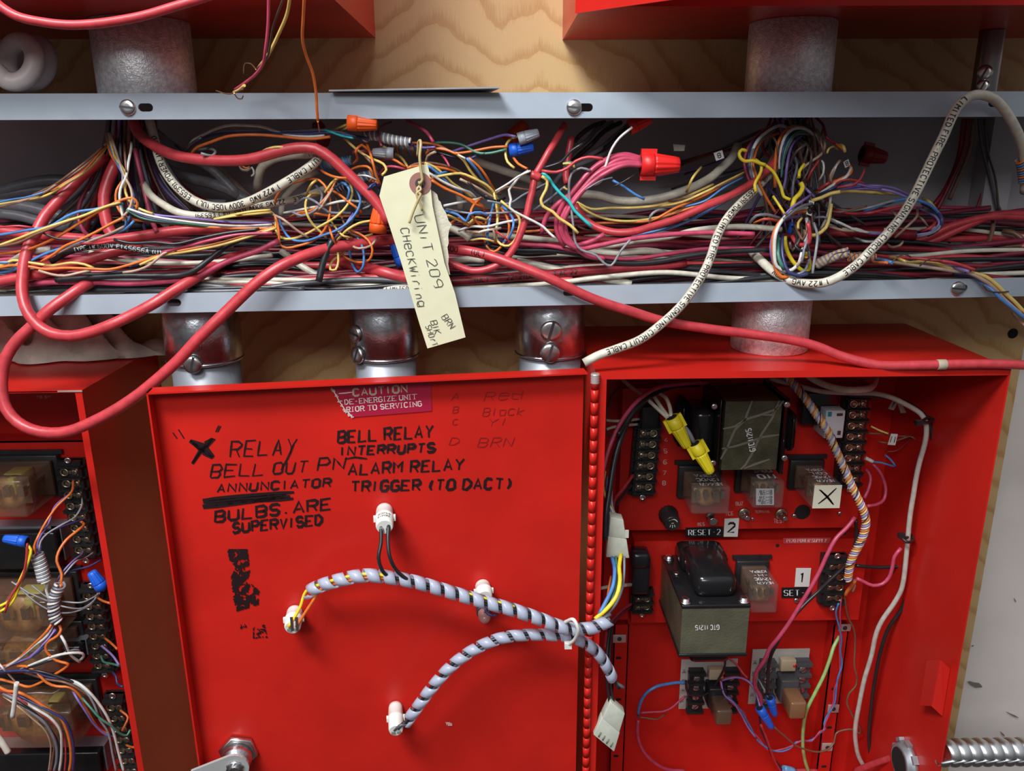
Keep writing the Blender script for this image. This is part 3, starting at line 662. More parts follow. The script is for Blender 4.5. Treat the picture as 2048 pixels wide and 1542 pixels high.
label_plate('embossed_label', 'P', '1371,1055 1446,1053 1446,1073 1371,1074', PL1+1, .0008, TAPE, 'RESET-2', WINK, 'black embossed tape label reading RESET-2')
label_plate('number_label', 'P', '1449,1037 1478,1036 1475,1073 1447,1073', PL1+2, .0006, TAG, '2', INK, 'white number label reading 2 beside the black tape', h=.5)
label_plate('number_label', 'P', '1592,1136 1622,1136 1618,1173 1589,1173', PL2+1, .0006, TAG, '1', INK, 'white number label reading 1 above the SET-1 tape', h=.5)
label_plate('embossed_label', 'P', '1563,1175 1622,1174 1622,1195 1563,1195', PL2+1, .0008, TAPE, 'SET-1', WINK, 'black embossed tape label reading SET-1 beside lower relay')
label_plate('name_label', 'P', '1566,1076 1662,1075 1658,1086 1566,1087', PL2+.4, .0004, mat('red_label', (.50,.05,.06), .5), 'P120 POWER SUPPLY', mat('pale_red_print', (.75,.55,.5), .6), 'thin red name label reading power supply on lower plate', h=.6)
t = thing('switch_module', U(1668,876,.05), 'white plastic module with coloured squares behind twisted bundle', 'module'); mb = MB(); fb(mb, 1647, 821, 1692, 877, 66, 34, .0012); mb.build('case', mat('white_plastic', (.60,.63,.66), .45), t)
mb = MB(); fb(mb, 1656, 824, 1664, 833, 67, 65); mb.build('cyan_square', mat('cyan_square', (.02,.25,.36), .4), t)
mb = MB(); fb(mb, 1674, 827, 1686, 832, 67, 65); fb(mb, 1675, 862, 1682, 870, 67, 65); mb.build('dark_window', mat('brown_square', (.08,.03,.015), .5), t)
mb = MB(); fb(mb, 1602, 786, 1680, 850, 50, 33, .001); tag(mb.build('relay_bracket', BLKG), 'dark bracket behind the white module', 'bracket')
# ---- relay sockets on small boards at the bottom
PCB = mat('grey_board', (.42,.40,.36), .6)
def sockboard(x0, y0, x1, y1, d, label, relcol, rx, bright):
    t = thing('relay_board', U((x0+x1)/2, y1, d/1000), label, 'relay board')
    mb = MB(); a = U(x0, y1, d/1000); b = U(x1, y0, d/1000); mb.box(a.x, b.x, -d/1000, -d/1000+.0016, a.z, b.z); w = b.x-a.x; h = b.z-a.z; mb.build('board', PCB, t); y = -d/1000
    for s, x in ((0, a.x+w*.26), (1, a.x+w*.86)):
        mb = MB(); mb.box(x-w*.13, x+w*.13, y-.008, y, a.z-h*.02, b.z-h*.15)
        for k in range(5): zz = a.z+h*(.02+.19*k); mb.box(x-w*.15, x+w*.15, y-.013, y-.004, zz, zz+h*.045)
        mb.build('terminal_block', BLK if not bright else mat('grey_bakelite', (.07,.07,.075), .5), t)
        for k in range(4): mb = MB(); screw_head(mb, (x, y-.0082, a.z+h*(.14+.19*k)), h*.065, (0,-1,0), k); mb.build('terminal_screw', [STEEL, DKST], t)
    mb = MB(); xm = a.x+w*rx; mb.rbox(xm-w*.16, xm+w*.16, y-.022, y, a.z+h*.22, a.z+h*.62, .002); mb.build('relay_socket', BLK if not bright else MATS['grey_bakelite'], t)
    mb = MB(); mb.rbox(xm-w*.13, xm+w*.15, y-.052, y-.02, a.z+h*.20, a.z+h*.50, .003); rl = mb.build('plug_relay', relcol, t)
    mb = MB(); mb.rbox(xm-w*.14, xm+w*.12, y-.012, y-.002, b.z-h*.30, b.z-h*.10, .001); mb.build('resistor_block', mat('ivory_part', (.45,.38,.25), .5), t)
    mb = MB(); mb.lathe((xm+w*.1, y-.002, b.z-h*.2), (0,-1,0), [(0,.004),(.008,.004),(.011,.002)], 14); mb.build('indicator', mat('red_lens', (.6,.03,.02), .25), t)
    mb = MB()
    for k, tx in enumerate(('HE','B3','4','NL')):
        L, wt = letters(tx, 1); zz = b.z-h*(.2+.2*k)
        mb.strokes([[(p*.004, q*.004) for p, q in l] for l in L], .0008, lambda u, v: V((a.x+w*.03+v, y-.0003, zz-u)))
    mb.build('printing', INK, t)
    return t
sockboard(1357, 1318, 1476, 1418, 14, 'grey relay board below the lower transformer above word Alarm', mat('amber_clear_relay', (.13,.075,.045), .2), .60, False)
sockboard(1496, 1298, 1620, 1408, 14, 'grey relay board right of the first, copper relay and two blue nuts', mat('copper_relay', (.25,.125,.06), .22), .60, True)
mb = MB(); f = lambda x, y: U(x, y, .0023); plane_text(mb, 'Alarm', 13, (1362,1418), (1404,1420), f, 2.6, jit=.2); plane_text(mb, 'Tr', 12, (1498,1407), (1514,1408), f, 2.6); mb.build('handwriting', mat('faded_ink', (.10,.012,.012), .6), rc)
# ================================================================ things on the door
UDf = lambda x, y, o=.0005: UD(x, y, -LIP+o)
mb = MB()
hand = [("BELL RELAY",23,(676,886),(864,874),1),("INTERRUPTS",17,(680,911),(868,904),2),("ALARM RELAY",21,(697,950),(925,939),3),("TRIGGER (TO DACT)",20,(702,983),(1025,977),4),
        ("ANNUNCIATOR",16,(434,985),(660,973),6),("BULBS.ARE",21,(430,1044),(660,1018),7),("SUPERVISED",19,(466,1066),(643,1049),8)]
for tx, h, a, b, sd in hand: plane_text(mb, tx, h, a, b, UDf, 6.2 if sd != 6 else 5, 0, .12, .22, sd)
for tx, h, a, b, sd in (('RELAY',30,(460,914),(590,908),9),('BELL',24,(420,955),(525,950),5),('OUT',22,(545,948),(612,945),5),('PN',24,(634,942),(686,938),5)): plane_text(mb, tx, h, a, b, UDf, 4.2, 0, .2, .25, sd)
mb.strokes([PX('M', s) for s in ('175,560 208,605','218,535 262,605','505,555 530,505','520,555 545,508','1110,650 1060,760 1010,850','1500,765 1580,750 1675,762')], 4, UDf)
mb.strokes([PX('M', s) for s in ('305,625 400,690 490,750','310,620 420,660 490,745','330,640 420,720 480,755','325,800 390,700 480,610','420,640 490,605 400,700 470,620','330,795 400,690')], 9, UDf)
mb.strokes([PX('M', s) for s in ('405,1080 700,1050 1110,1020','410,1100 800,1065 1050,1040','405,1125 700,1090 1105,1070','410,1140 640,1110 1080,1050')], 8, UDf)
mb.build('handwriting', INK, door)
mb = MB()
for tx, h, a, b in (('Red',17,(968,802),(1040,798)),('Black',16,(965,832),(1045,830)),('Yl',14,(974,852),(1010,850)),('BRN',18,(955,894),(1022,893)),('A',13,(903,800),(916,799)),('B',12,(905,826),(915,825)),('C',11,(905,850),(914,849)),('D',14,(898,890),(915,889))): plane_text(mb, tx, h, a, b, UDf, 1.6, 0, .25, .2, 3)
mb.build('faint_handwriting', mat('faint_ink', (.24,.008,.008), .5), door)
# residue of black adhesive tape
from mathutils import noise
def residue(reg, poly, thr, step, name, mt, sc=.035, seed=0):
    P = PX(reg, poly); x0 = min(p[0] for p in P); x1 = max(p[0] for p in P); y0 = min(p[1] for p in P); y1 = max(p[1] for p in P); mb = MB()
    def ins(x, y):
        c = False
        for i in range(len(P)):
            (ax_, ay), (bx_, by) = P[i-1], P[i]
            if (ay > y) != (by > y) and x < (bx_-ax_)*(y-ay)/(by-ay)+ax_: c = not c
        return c
    y = y0
    while y < y1:
        x = x0; run = None
        while x < x1+step:
            on = ins(x, y) and noise.noise(V((x*sc*2.2, y*sc*2.2, seed)))+.5*noise.noise(V((x*sc*7, y*sc*7, seed+3))) > thr
            if on and run is None: run = x
            if not on and run is not None:
                q = [UDf(run, y, .0007), UDf(x, y, .0007), UDf(x, y+step, .0007), UDf(run, y+step, .0007)]; mb.add(q, [(0,1,2,3)]); run = None
            x += step
        y += step
    return mb.build(name, mt, door)
residue('Q', '245,60 380,60 400,200 380,270 460,330 455,430 310,475 280,370 270,240 300,180 260,130', -.22, 1.6, 'tape_residue', INK)
residue('Q', '420,580 495,560 515,650 415,655', -.02, 1.4, 'tape_residue', INK, .06, 5); residue('Q', '330,560 375,560 365,640 340,630', .3, 1.4, 'tape_residue', INK, .06, 8)
residue('R', '515,1185 565,1185 560,1212 520,1210', -.3, 1.5, 'paint_chip', mat('pink_primer', (.70,.38,.34), .7), .06, 2)
# caution sticker
SC_ = PX('N', '45,125 790,70 795,305 205,352 160,300 110,210')
t = thing('caution_sticker', UDf(760, 800), 'torn red caution sticker with white lettering near top of door', 'sticker')
mb = MB(); pp = [UDf(x, y, .0009) for x, y in SC_]; mb.add(pp, [list(range(len(pp)))]); mb.build('film', mat('crimson_film', (.40,.012,.045), .35), t)
mb = MB(); mb.strokes([PX('N', '45,130 75,175 105,230 125,260 150,300 170,315 205,350'), PX('N', '100,175 150,172 205,165')], 2, lambda x, y: UDf(x, y, .0011))
rng = random.Random(4)
for x, y in PX('N', '60,150 85,190 110,235 130,265 150,300 165,310 185,335 200,345'): mb.strokes([[(x+rng.uniform(-5,1), y+rng.uniform(-3,3)), (x+rng.uniform(-2,5), y+rng.uniform(-2,4))] for _ in range(5)], 2.6, lambda x, y: UDf(x, y, .0012))
mb.build('torn_edge', mat('torn_paper', (.74,.62,.58), .8), t)
mb = MB(); fs_ = lambda x, y: UDf(x, y, .0011)
plane_text(mb, 'CAUTION', 14, (707,792), (814,784), fs_, 4.2); mb.build('heading', mat('faded_gold_print', (.50,.36,.26), .6), t)
mb = MB()
def serif_text(tx, h, a, b):
    plane_text(mb, tx, h, a, b, fs_, 1.9)
    L, wt = letters(tx, 1, 1.45); wt -= .3; kx = (b[0]-a[0])/wt; sl = (b[1]-a[1])/(b[0]-a[0])
    for l in L:
        for (u, v) in (l[0], l[-1]):
            x = a[0]+u*kx; y = a[1]+sl*u*kx-v*h
            if v < .1 or v > .9: mb.strokes([[(x-2, y-sl*2), (x+2, y+sl*2)]], 1.2, fs_)
serif_text('DE-ENERGIZE UNIT', 9.5, (690,809), (832,798)); serif_text('RIOR TO SERVICING', 9.5, (694,824), (843,812)); mb.build('lettering', mat('white_sticker_print', (.82,.70,.66), .6), t)
# lamp holders
def holder(x, y, rp, L, label, text=True, nub=True, ax=None, tilt=0):
    b = UDf(x, y, 0); ax = V(ax) if ax else (DN+V((0,0,-.12))).normalized(); r = rp*mpp(.27); t = thing('lamp_holder', b, label, 'lamp holder')
    mb = MB(); mb.lathe(b, ax, [(0, r*.9),(L*.1, r*.95),(L*.45, r),(L*.47, r*1.06),(L*.55, r*1.06),(L*.57, r),(L*.92, r*.97),(L, r*.84)], 32); mb.build('socket', WHT, t)
    if nub:
        mb = MB(); mb.obox(b+ax*L*.5+DD*r*1.02, DD*r*.2, ax*L*.06, V((0,0,1))*r*.3); mb.obox(b+ax*L*.5-DD*r*1.02, DD*r*.2, ax*L*.06, V((0,0,1))*r*.3); mb.build('lug', WHT, t)
    mb = MB(); e = b+ax*L
    for s in (-.38, .38): mb.lathe(e-DD*r*s*-1+V((0,0,-r*.2)), ax, [(-.001, r*.26),(.0015, r*.26)], 12)
    mb.build('wire_ports', mat('port_grey', (.25,.25,.23), .6), t)
    if text:
        mb = MB(); ex = -DD
        for i, tx in enumerate(('DIAL HDWR','ZK0216 B','M 1240CE')):
            Lt, wt = letters(tx, 1); k = r*1.5/wt
            def f(u, v): a_ = (u-r*.75)/r; return b+ax*(L*(.58+.13*i)-v)+(ex*sin(a_)+V((0,0,1))*cos(a_))*(r*1.012)
            mb.strokes([[(p*k, q*L*.075) for p, q in l] for l in Lt], L*.018, f, seg=1.)
        mb.build('printing', mat('grey_print', (.12,.12,.12), .6), t)
    return t, e
h1, e1 = holder(769, 1019, 20, .030, 'white lamp holder with two black leads, highest on the door')
h2, e2 = holder(590, 1222, 19, .024, 'white lamp holder with yellow and orange leads, left on door', False)
h3, e3 = holder(965, 1170, 19, .019, 'white lamp holder partly behind the upper spiral wrap', False)
h4, e4 = holder(791, 1412, 18, .032, 'white lamp holder at lower end of the lower spiral wrap', False)
for s in (-6, 4): mb = MB(); c = U(590+s, 1248, .27); mb.obox(c, (.0012,0,0), (0,.0005,0), (0,0,.007)); mb.build('solder_tab', STEEL, h2)
t = thing('indicator_bulb', U(968,1226,.27), 'small bare bulb with dark wire ends below the upper wrap', 'bulb'); mb = MB(); c = UDf(966,1218,.002); mb.lathe(c, (DN+V((0,0,-.1))), [(0,.005),(.008,.006),(.015,.0058),(.019,.003),(.0195,1e-5)], 20); mb.build('glass', mat('pale_bulb_glass', (.55,.28,.25), .08, alpha=.6), t)
mb = MB(); mb.lathe(c, (DN+V((0,0,-.1))), [(0,.007),(.006,.007)], 16); mb.build('ferrule', DKST, t)
# cam lock
t = thing('cam_lock', UDf(475,1500), 'shiny steel cam lock at bottom left of door', 'lock'); c = UDf(478,1499,0); ax = (DN+V((0,0,-.06))).normalized()
mb = MB(); mb.lathe(c, ax, [(0,.0189),(0.0052,0.0189),(0.0059,0.0175)], 6); mb.build('hex_nut', STEEL, t)
mb = MB(); mb.lathe(c, ax, [(0.0059,0.0143),(0.0150,0.0143),(0.0165,0.0123),(0.0205,0.0123)], 28); mb.build('barrel', ZINC, t)
mb = MB(); e = c+ax*.0205; a_ = -DD; u_ = V((0,0,1)); dirn = (-a_*.92+u_*-.22).normalized(); pr_ = dirn.cross(ax)
out = [(.013*cos(pi/2+k*pi/10)*1.0, .015*sin(pi/2+k*pi/10)) for k in range(11)]+[(.039, -.0111),(0.0442,-0.0052),(0.0442,0.0052),(0.0390,0.0111)]
mb.prism(out, e, dirn, pr_, ax*.0028); mb.build('cam_lever', mat('plated_lever', (.55,.55,.54), .4, .35), t)
mb = MB(); mb.lathe(e+ax*.0028, ax, [(0,.0081),(0.0016,0.0078),(0.0016,0.0059),(0.0046,0.0046)], 20, 0, 10, .08); mb.build('screw', STEEL, t)
# ================================================================ wiring of the right cabinet
GI = 'wires inside the open red cabinet'
def W(c, reg, s, d, w, label, **k): return wire(c, reg, s, d, w, label, **k)
W('cream','a','250,140 350,230 450,300 560,400 675,505',[60,90,118],8,'long cream wire running down into the upper yellow wire nut')
W('cream','a','540,300 600,390 670,490',[85,118],8,'middle of the three short cream wires in the upper yellow wire nut')
W('cream','a','590,285 650,325 685,410 695,490',[85,118],8,'rightmost curved cream wire in the upper yellow wire nut')
W('slate','a','770,530 840,610 890,705',[118,122],9,'dark grey wire pair passing into the lower yellow wire nut')
nut('yellow','a','700,490','835,745',122,30,'upper yellow wire nut beside the black transformer bell',True)
nut('yellow','a','895,715','1035,965',124,29,'lower yellow wire nut hanging over the clear relay',True)
W('pink','a','1000,195 860,200 700,215 600,230 480,290 370,390 280,510 200,660 140,830 110,960 95,1080',[50,120,165],9,'pink red wire arching down the upper left corner of the cabinet')
W('black','a','930,205 750,212 640,240 520,300 420,400 330,510 270,650 220,810 190,960 165,1130 140,1300 128,1540',[50,125,172],12,'thick black wire arching beside the pink wire, upper left of cabinet')
W('black','a','800,205 640,255 480,335 380,430 290,560 240,640',[50,120,150],8,'second thinner black wire inside the arch at upper left of cabinet')
W('dgrey','a','260,230 190,300 150,420 130,560 160,640 250,660',[40,110],4,'thin dark wire looping at the far upper left corner of cabinet')
W('cream','a','95,505 180,520 300,520 420,505',[60,45],6,'upper short cream wire behind the pink arch')
W('cream','a','425,550 300,560 180,580 105,620 90,690',[45,70],6,'lower bent cream wire behind the pink arch')
W('red','a','370,985 300,1080 215,1190 195,1270',[52,110],7,'red wire leaving the seventh terminal at left strip')
W('black','a','360,1065 280,1160 225,1245',[52,105],6,'black wire leaving the lowest terminal at left strip')
W('yellow','a','130,950 112,1080 140,1190 190,1290 215,1350',[140,160],6,'yellow wire entering the top of the hanging white connector')
W('blue','a','155,1000 145,1120 175,1260 190,1350',[140,160],5,'blue wire entering the top of the hanging white connector')
W('grey','a','185,1060 190,1250 232,1350',[140,160],5,'grey wire entering the top of the hanging white connector')
CONN = mat('aged_nylon', (.58,.60,.50), .4, var=.08, scale=120)
def connector(px, d, th, label, slots=0):
    p = P3('P', px, d); e = V((0, th, 0)); t = thing('plug_connector', sum(p, V())/4, label, 'connector')
    mid = [p[0].lerp(p[3], .5), p[1].lerp(p[2], .5)]
    for nm, q, s in (('upper_shell', [p[0], p[1], mid[1], mid[0]], 1.), ('lower_shell', [mid[0], mid[1], p[2], p[3]], .9)):
        c = sum(q, V())/4; q = [c+(x-c)*(1 if nm[0] == 'u' else 1.04) for x in q]; bm = bmesh.new(); vs = [bm.verts.new(x) for x in q]+[bm.verts.new(x+e*s) for x in q]
        for f in [(0,1,2,3),(7,6,5,4),(0,4,5,1),(1,5,6,2),(2,6,7,3),(3,7,4,0)]: bm.faces.new([vs[i] for i in f])
        bmesh.ops.bevel(bm, geom=bm.edges[:], offset=.0008, segments=2, affect='EDGES', profile=.5); mb = MB(); mb.frombm(bm, 0, True); mb.build(nm, CONN, t)
    if slots:
        for k in range(4):
            a = p[3].lerp(p[2], .18+.2*k); u = (p[0]-p[3]).normalized(); mb = MB(); mb.tube([a+u*.002+V((0,-.0004,0)), a+u*.008+V((0,-.0004,0))], .0008, 6); mb.build('latch_slot', mat('shadow_tan', (.25,.23,.17), .7), t)
    else:
        a = p[1].lerp(p[2], .35); mb = MB(); mb.obox(a+V((.0012,-.001,0)), (.0018,0,0), (0,.001,0), (0,0,.004)); mb.build('latch', CONN, t)
connector('1221,1034 1247,1040 1258,1116 1213,1114', 172, .014, 'hanging pale white plug connector above the coloured wires at cabinet left')
connector('1221,1404 1250,1428 1228,1503 1188,1470', 205, .012, 'loose cream plug connector hanging low at cabinet left', 1)
W('blue','b','200,430 225,540 205,700 150,820 85,945',[172,200,218],9,'blue wire from connector down to the spiral wrap')
W('byellow','b','280,400 265,520 272,640 240,780 150,900 45,990',[172,205,222],9.5,'bright yellow wire from connector down to the spiral wrap')
W('green','b','235,420 240,560 225,720 180,850 110,950',[172,198,216],6,'green wire from connector down to the spiral wrap')
W('slate','b','310,420 310,560 290,720 230,860 130,970 60,1030',[172,200,218],6,'grey wire at right edge of the coloured wires under connector')
W('orange','b','190,600 168,720 150,840 120,930',[172,195,214],5,'orange wire behind the blue one under connector')
W('red','b','375,850 280,915 190,1020 145,1120 135,1250',[56,110,150],7,'red wire curling from lower left terminals toward the hinge')
W('maroon','b','365,880 300,930 220,1010 170,1100',[52,95,130],7,'dark red wire under the red one at lower left terminals')
W('cream','b','95,710 165,695',[120,120],8,'short cream wire end left of the coloured wires'); W('cream','b','310,682 375,676',[80,60],8,'short cream wire end right of the coloured wires')
W('black','P','1222,1240 1214,1300 1213,1350 1219,1405',[150,195,200],6,'left black lead of the loose cream plug'); W('black','P','1224,1250 1219,1310 1220,1360 1228,1410',[145,190,198],6,'right black lead of the loose cream plug')
o,p_,r_ = W('ash','P','1540,757 1566,764 1602,773 1639,782 1708,786 1750,787 1783,795 1816,811 1842,828 1851,844 1853,863 1849,890 1840,921 1833,952 1827,989 1820,1033 1813,1108 1807,1161 1802,1181 1789,1205 1763,1243 1752,1269 1743,1311 1728,1362 1719,1406 1711,1452 1711,1480 1717,1512 1732,1540',[50,70,95,100,100,95,90,80,70,60],10,'long white cable sweeping down the right wall inside cabinet')
W('black','P','1600,772 1700,790 1790,797 1835,818 1858,845 1866,900 1858,960 1845,1040 1830,1120 1820,1170 1805,1215 1778,1255 1762,1300 1750,1360 1742,1420 1738,1480 1745,1530 1757,1550',[45,80,92,92,85,75,60,50],8,'black cable following behind the long white cable')
W('pink','P','1860,880 1872,910 1868,950 1852,1000 1840,1040 1828,1075',[85,80,85],4,'thin pink wire behind the black cable on right wall')
W('cream','c','300,20 420,100 550,150 700,180 860,175 930,145 955,90 960,45',[70,120,60],13,'short thick cream cable loop at top right inside cabinet')
# bundle of twisted coloured wires laced with black
BP = '1566,742 1571,749 1584,764 1597,780 1613,800 1628,822 1641,841 1655,863 1668,892 1681,921 1692,945 1703,971 1716,998 1727,1022 1732,1042 1728,1066 1719,1088 1708,1108 1701,1126 1698,1143 1696,1160'
bp = P3('P', BP, [60,80,95,100,105,105,95,85]); br = 7.2*mpp(.1)
mb = MB(); mb.tube(spline(bp, .004), br*.9, 8); tag(mb.build('wire_bundle', wm('cream')), 'core of the twisted coloured wire bundle at right in cabinet', 'wire bundle')
for i, c in enumerate(('orange','cream','violet','yellow')): wrap(c, bp, br, 21, 1.9*mpp(.1), f'{c} wire wound around the twisted bundle at right in cabinet', 'wire', None, 'wound_wire', i*pi/2)
wrap('black', bp, br*1.22, 9, 1.1*mpp(.1), 'thin black lacing spiralling around the coloured bundle in cabinet', 'lacing cord', None, 'lacing_cord')
def ring(c, path, r, wr, label, name='cable_tie', tail=None, mt=None):
    """cable tie: loop across the cables plus its locking head"""
    p = [V(q) for q in path]; t = thing(name, p[0], label, 'cable tie'); mb = MB(); mb.tube(spline(p, .002), wr, 8); mb.build('strap', mt or wm(c), t)
    mb = MB(); h = p[-1]; mb.obox(h, (wr*2,0,0), (0,wr*1.6,0), (0,0,wr*1.7)); mb.build('locking_head', mt or wm(c), t); return t
ring('black', P3('c','1310,470 1380,475 1450,470 1480,445 1450,430 1390,455 1350,480',[104,112,105,96,96,108,112]), 0, .0016, 'black cable tie round the white cable high on the right wall')
ring('black', P3('c','1190,1520 1240,1560 1300,1540 1280,1500 1230,1520 1190,1500',[100,106,98,90,100,100]), 0, .0016, 'black cable tie round the white cable at mid height on the right wall')
W('pink','P','1710,1035 1694,1055 1672,1077 1655,1108 1639,1143 1622,1174 1602,1207 1580,1243 1558,1274 1540,1296 1529,1320 1514,1342 1509,1359 1512,1377 1521,1393 1522,1414',[80,90,95,95,90,75,70],9,'long pink red wire crossing down to the front blue wire nut')
W('black','P','1712,1040 1712,1080 1700,1120 1683,1139 1659,1161 1637,1183 1613,1205 1591,1229 1566,1262 1553,1288 1543,1308 1537,1333 1536,1360 1534,1388',[75,70,70,80,75,66],8,'long black wire crossing down to the rear blue wire nut')
W('grey','f','360,530 400,600 470,735',[50,64],4,'thin grey wire into the rear blue wire nut')
nut('blue','f','378,850','512,1068',74,21,'front blue wire nut below the relay boards in the open cabinet'); nut('blue','f','490,742','545,935',66,20,'rear blue wire nut below the copper relay')
W('pink','d','1190,345 1130,420 1110,520 1080,610 1020,670 930,685 850,650 785,620',[90,92,88],8,'pink wire curving from the lower cable tie to the bundle end'); W('black','d','780,505 900,515 1030,520 1195,510',[62,60],8,'straight black wire running right from the lower terminal strip')
W('pink','c','870,900 910,960 900,1060 855,1165',[52,70],7,'inner pink wire loop right of the upper terminal strip'); W('pink','c','930,850 1000,930 1050,1080 1030,1180 970,1220 880,1235',[52,75],7,'outer pink wire loop right of the upper terminal strip')
W('blue','c','880,805 940,832 1010,840 1090,865 1135,870 1100,820 1045,770',[52,60,50],4,'blue wire with sharp bend right of the sixth terminal'); W('white','c','865,798 935,832',[54,56],8,'white sleeve on the blue wire at the terminal',name='wire_sleeve',cat='sleeve')
W('yellow','c','915,510 1010,555 1075,578',[50,60],4,'yellow wire running from the third terminal to a white flag'); W('brown','c','895,575 1050,580 1180,600 1280,605 1320,630',[50,60],3.5,'long brown wire running through the white flag on right side'); W('brown','c','975,645 1060,662 1150,640 1250,605',[45,58],3.5,'lower brown wire bowing under the white flag'); W('dred','c','1040,740 1150,730 1250,650 1300,600',[40,55],3.5,'thin dark red wire below the white flag')
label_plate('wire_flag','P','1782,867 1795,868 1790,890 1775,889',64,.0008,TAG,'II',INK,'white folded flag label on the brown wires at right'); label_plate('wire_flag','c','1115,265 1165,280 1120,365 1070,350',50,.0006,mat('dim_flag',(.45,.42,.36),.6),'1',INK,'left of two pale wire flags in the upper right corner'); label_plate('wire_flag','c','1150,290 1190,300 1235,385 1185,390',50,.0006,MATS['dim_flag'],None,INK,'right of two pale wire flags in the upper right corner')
W('blue','P','1677,1207 1672,1225 1677,1249 1683,1275 1681,1302 1684,1330 1676,1355 1673,1375 1668,1410 1655,1430 1648,1448 1650,1458 1638,1467 1625,1479 1605,1483 1593,1484 1580,1497 1561,1503 1541,1499 1515,1480 1500,1452 1485,1427 1472,1409 1456,1393',[58,35,32,40,40,34],4,'blue wire twisted with a pink one along the right rail and bottom')
W('pink','P','1682,1200 1680,1225 1681,1249 1680,1275 1679,1302 1680,1330 1679,1352 1669,1378 1666,1408 1658,1430 1651,1445 1647,1460 1640,1463 1622,1483 1607,1480 1590,1488 1583,1492 1561,1499 1538,1501 1518,1477 1496,1453 1488,1425 1468,1410 1453,1396',[58,34,32,41,39,34],4,'pink wire twisted with the blue one along the right rail and bottom')
W('lime','f','1252,70 1190,180 1150,310 1080,500 990,680 900,860 865,1000 850,1200 860,1350 890,1480 915,1545',[30,45,50,45,40],8,'light green wire hanging down beside the right rail')
W('brown','P','1690,1192 1692,1214 1697,1236 1709,1262 1710,1293 1709,1333 1714,1355 1711,1373 1699,1386 1694,1406 1701,1423 1711,1443 1721,1459 1719,1467 1706,1459 1684,1461 1672,1467 1668,1485 1657,1498 1637,1504 1615,1500 1593,1492 1571,1474 1548,1454',[60,40,45,48,42,55,70],4.5,'brown wire zigzagging down the right side to the front blue nut')
W('orange','d','770,640 740,690 700,740 685,780',[80,64],8,'short orange wire end below the twisted bundle'); W('tan','d','765,640 770,690 745,745',[80,70],5,'short tan wire end below the twisted bundle')
W('blue','e','1035,462 930,460 830,475 720,500 620,560 560,640 525,740 520,810',[28,45,40],7,'blue wire arching left from the lower relay board'); W('pink','e','1030,605 960,660 880,730 790,770 690,775 540,785',[24,38,38],5,'pink wire sagging left from the lower relay board')
W('pink','e','520,860 510,980 530,1100 590,1220 680,1310 790,1380 900,1405 1020,1408',[40,45,35],8,'pink cable sweeping along the cabinet bottom from the blue arch'); W('brown','e','515,830 600,838 700,855 750,840 810,800',[42,46,36],4,'short brown wire end branching from the blue arch')
W('red','e','1480,185 1580,265 1650,360 1700,410',[30,48],5,'red wire running right from below the lower transformer')
W('red','e','1408,430 1480,408 1600,400 1700,450 1770,530 1810,640 1835,715',[30,55,72],4.5,'red wire from right relay terminals into the front blue nut'); W('violet','e','1420,440 1490,416 1610,405 1708,448 1778,540 1815,650 1830,715',[32,57,74],4.5,'violet wire from right relay terminals into the front blue nut')
W('red','e','1405,430 1420,530 1460,610 1540,670 1620,790 1700,940 1790,1060',[30,42,40],4,'red wire curving down from relay board to bottom pair'); W('violet','e','1412,440 1430,540 1455,600 1545,675 1625,795 1710,950 1790,1055',[31,43,41],4,'violet wire curving down from relay board to bottom pair')
W('black','e','1460,190 1450,290 1400,400 1350,480 1290,560 1200,600 1080,590 1040,530 1035,440',[40,30,50],5,'black wire looping across the lower relay board')
W('red','f','395,1040 450,1170 500,1310 545,1430 610,1545',[60,35],6,'red wire falling from the front blue nut to the bottom edge'); W('black','f','380,950 395,1090 470,1260 510,1370 600,1490 630,1545',[55,34],5,'black wire falling from the front blue nut to the bottom edge')
W('lblue','f','640,1515 700,1525 760,1545',[38,36],15,'pale blue crimp sleeve at the bottom edge',name='wire_sleeve',cat='sleeve')
W('red','f','720,1545 850,1535 1010,1540',[30,30],9,'pink red cable along the bottom edge of the cabinet',name='cable',cat='cable')
# outlet fitting on the right wall with cables, flexible conduit outside
pw = onx(1816, 1524, XW); t = thing('conduit_fitting', pw, 'grey cast lock nut on the right cabinet wall with red cables entering', 'fitting')
mb = MB(); mb.lathe(pw, (-1,0,0), [(0,.0235),(.005,.0235),(.0065,.0205),(.010,.020),(.011,.0165),(.007,.0155)], 40); mb.build('ring', mat('cast_zinc', (.40,.42,.44), .45, .6, var=.2, scale=120), t)
for k in range(8):
    a = 2*pi*k/8; mb = MB(); mb.obox(pw+V((-.003,.0245*cos(a),.0245*sin(a))), (.003,0,0), V((0,-sin(a),cos(a)))*.0045, V((0,cos(a),sin(a)))*.002); mb.build('lug', MATS['cast_zinc'], t)
mb = MB(); mb.lathe(pw+V((-.0112,0,0)), (1,0,0), [(0,.0163),(.005,.015),(.010,.001)], 24); mb.build('throat', HOLE, t)
c0 = onx(1880, 1506, CX1+.001); fx = V((c0.x, c0.y, c0.z)); R_ = .0125
mb = MB(); prof = []; L_ = .30; n_ = 560
prof = [(L_*i/n_, R_+.0022*abs(math.sin(pi*L_*i/n_/.0117))**.6) for i in range(n_+1)]
mb.lathe(fx, (1,0,0), prof, 36)
k0 = 0
for i in range(len(mb.v)):    # skew the ridges into a helix
    p = mb.v[i]; a = math.atan2(p.z-fx.z, p.y-fx.y); mb.v[i] = V((p.x+.0117*a/(2*pi), p.y, p.z))
t = thing('flexible_conduit', fx, 'ribbed shiny flexible metal conduit leaving the open cabinet at lower right', 'flexible conduit'); mb.build('armour', mat('armour_zinc', (.72,.73,.72), .3, 1, var=.1, scale=80), t)
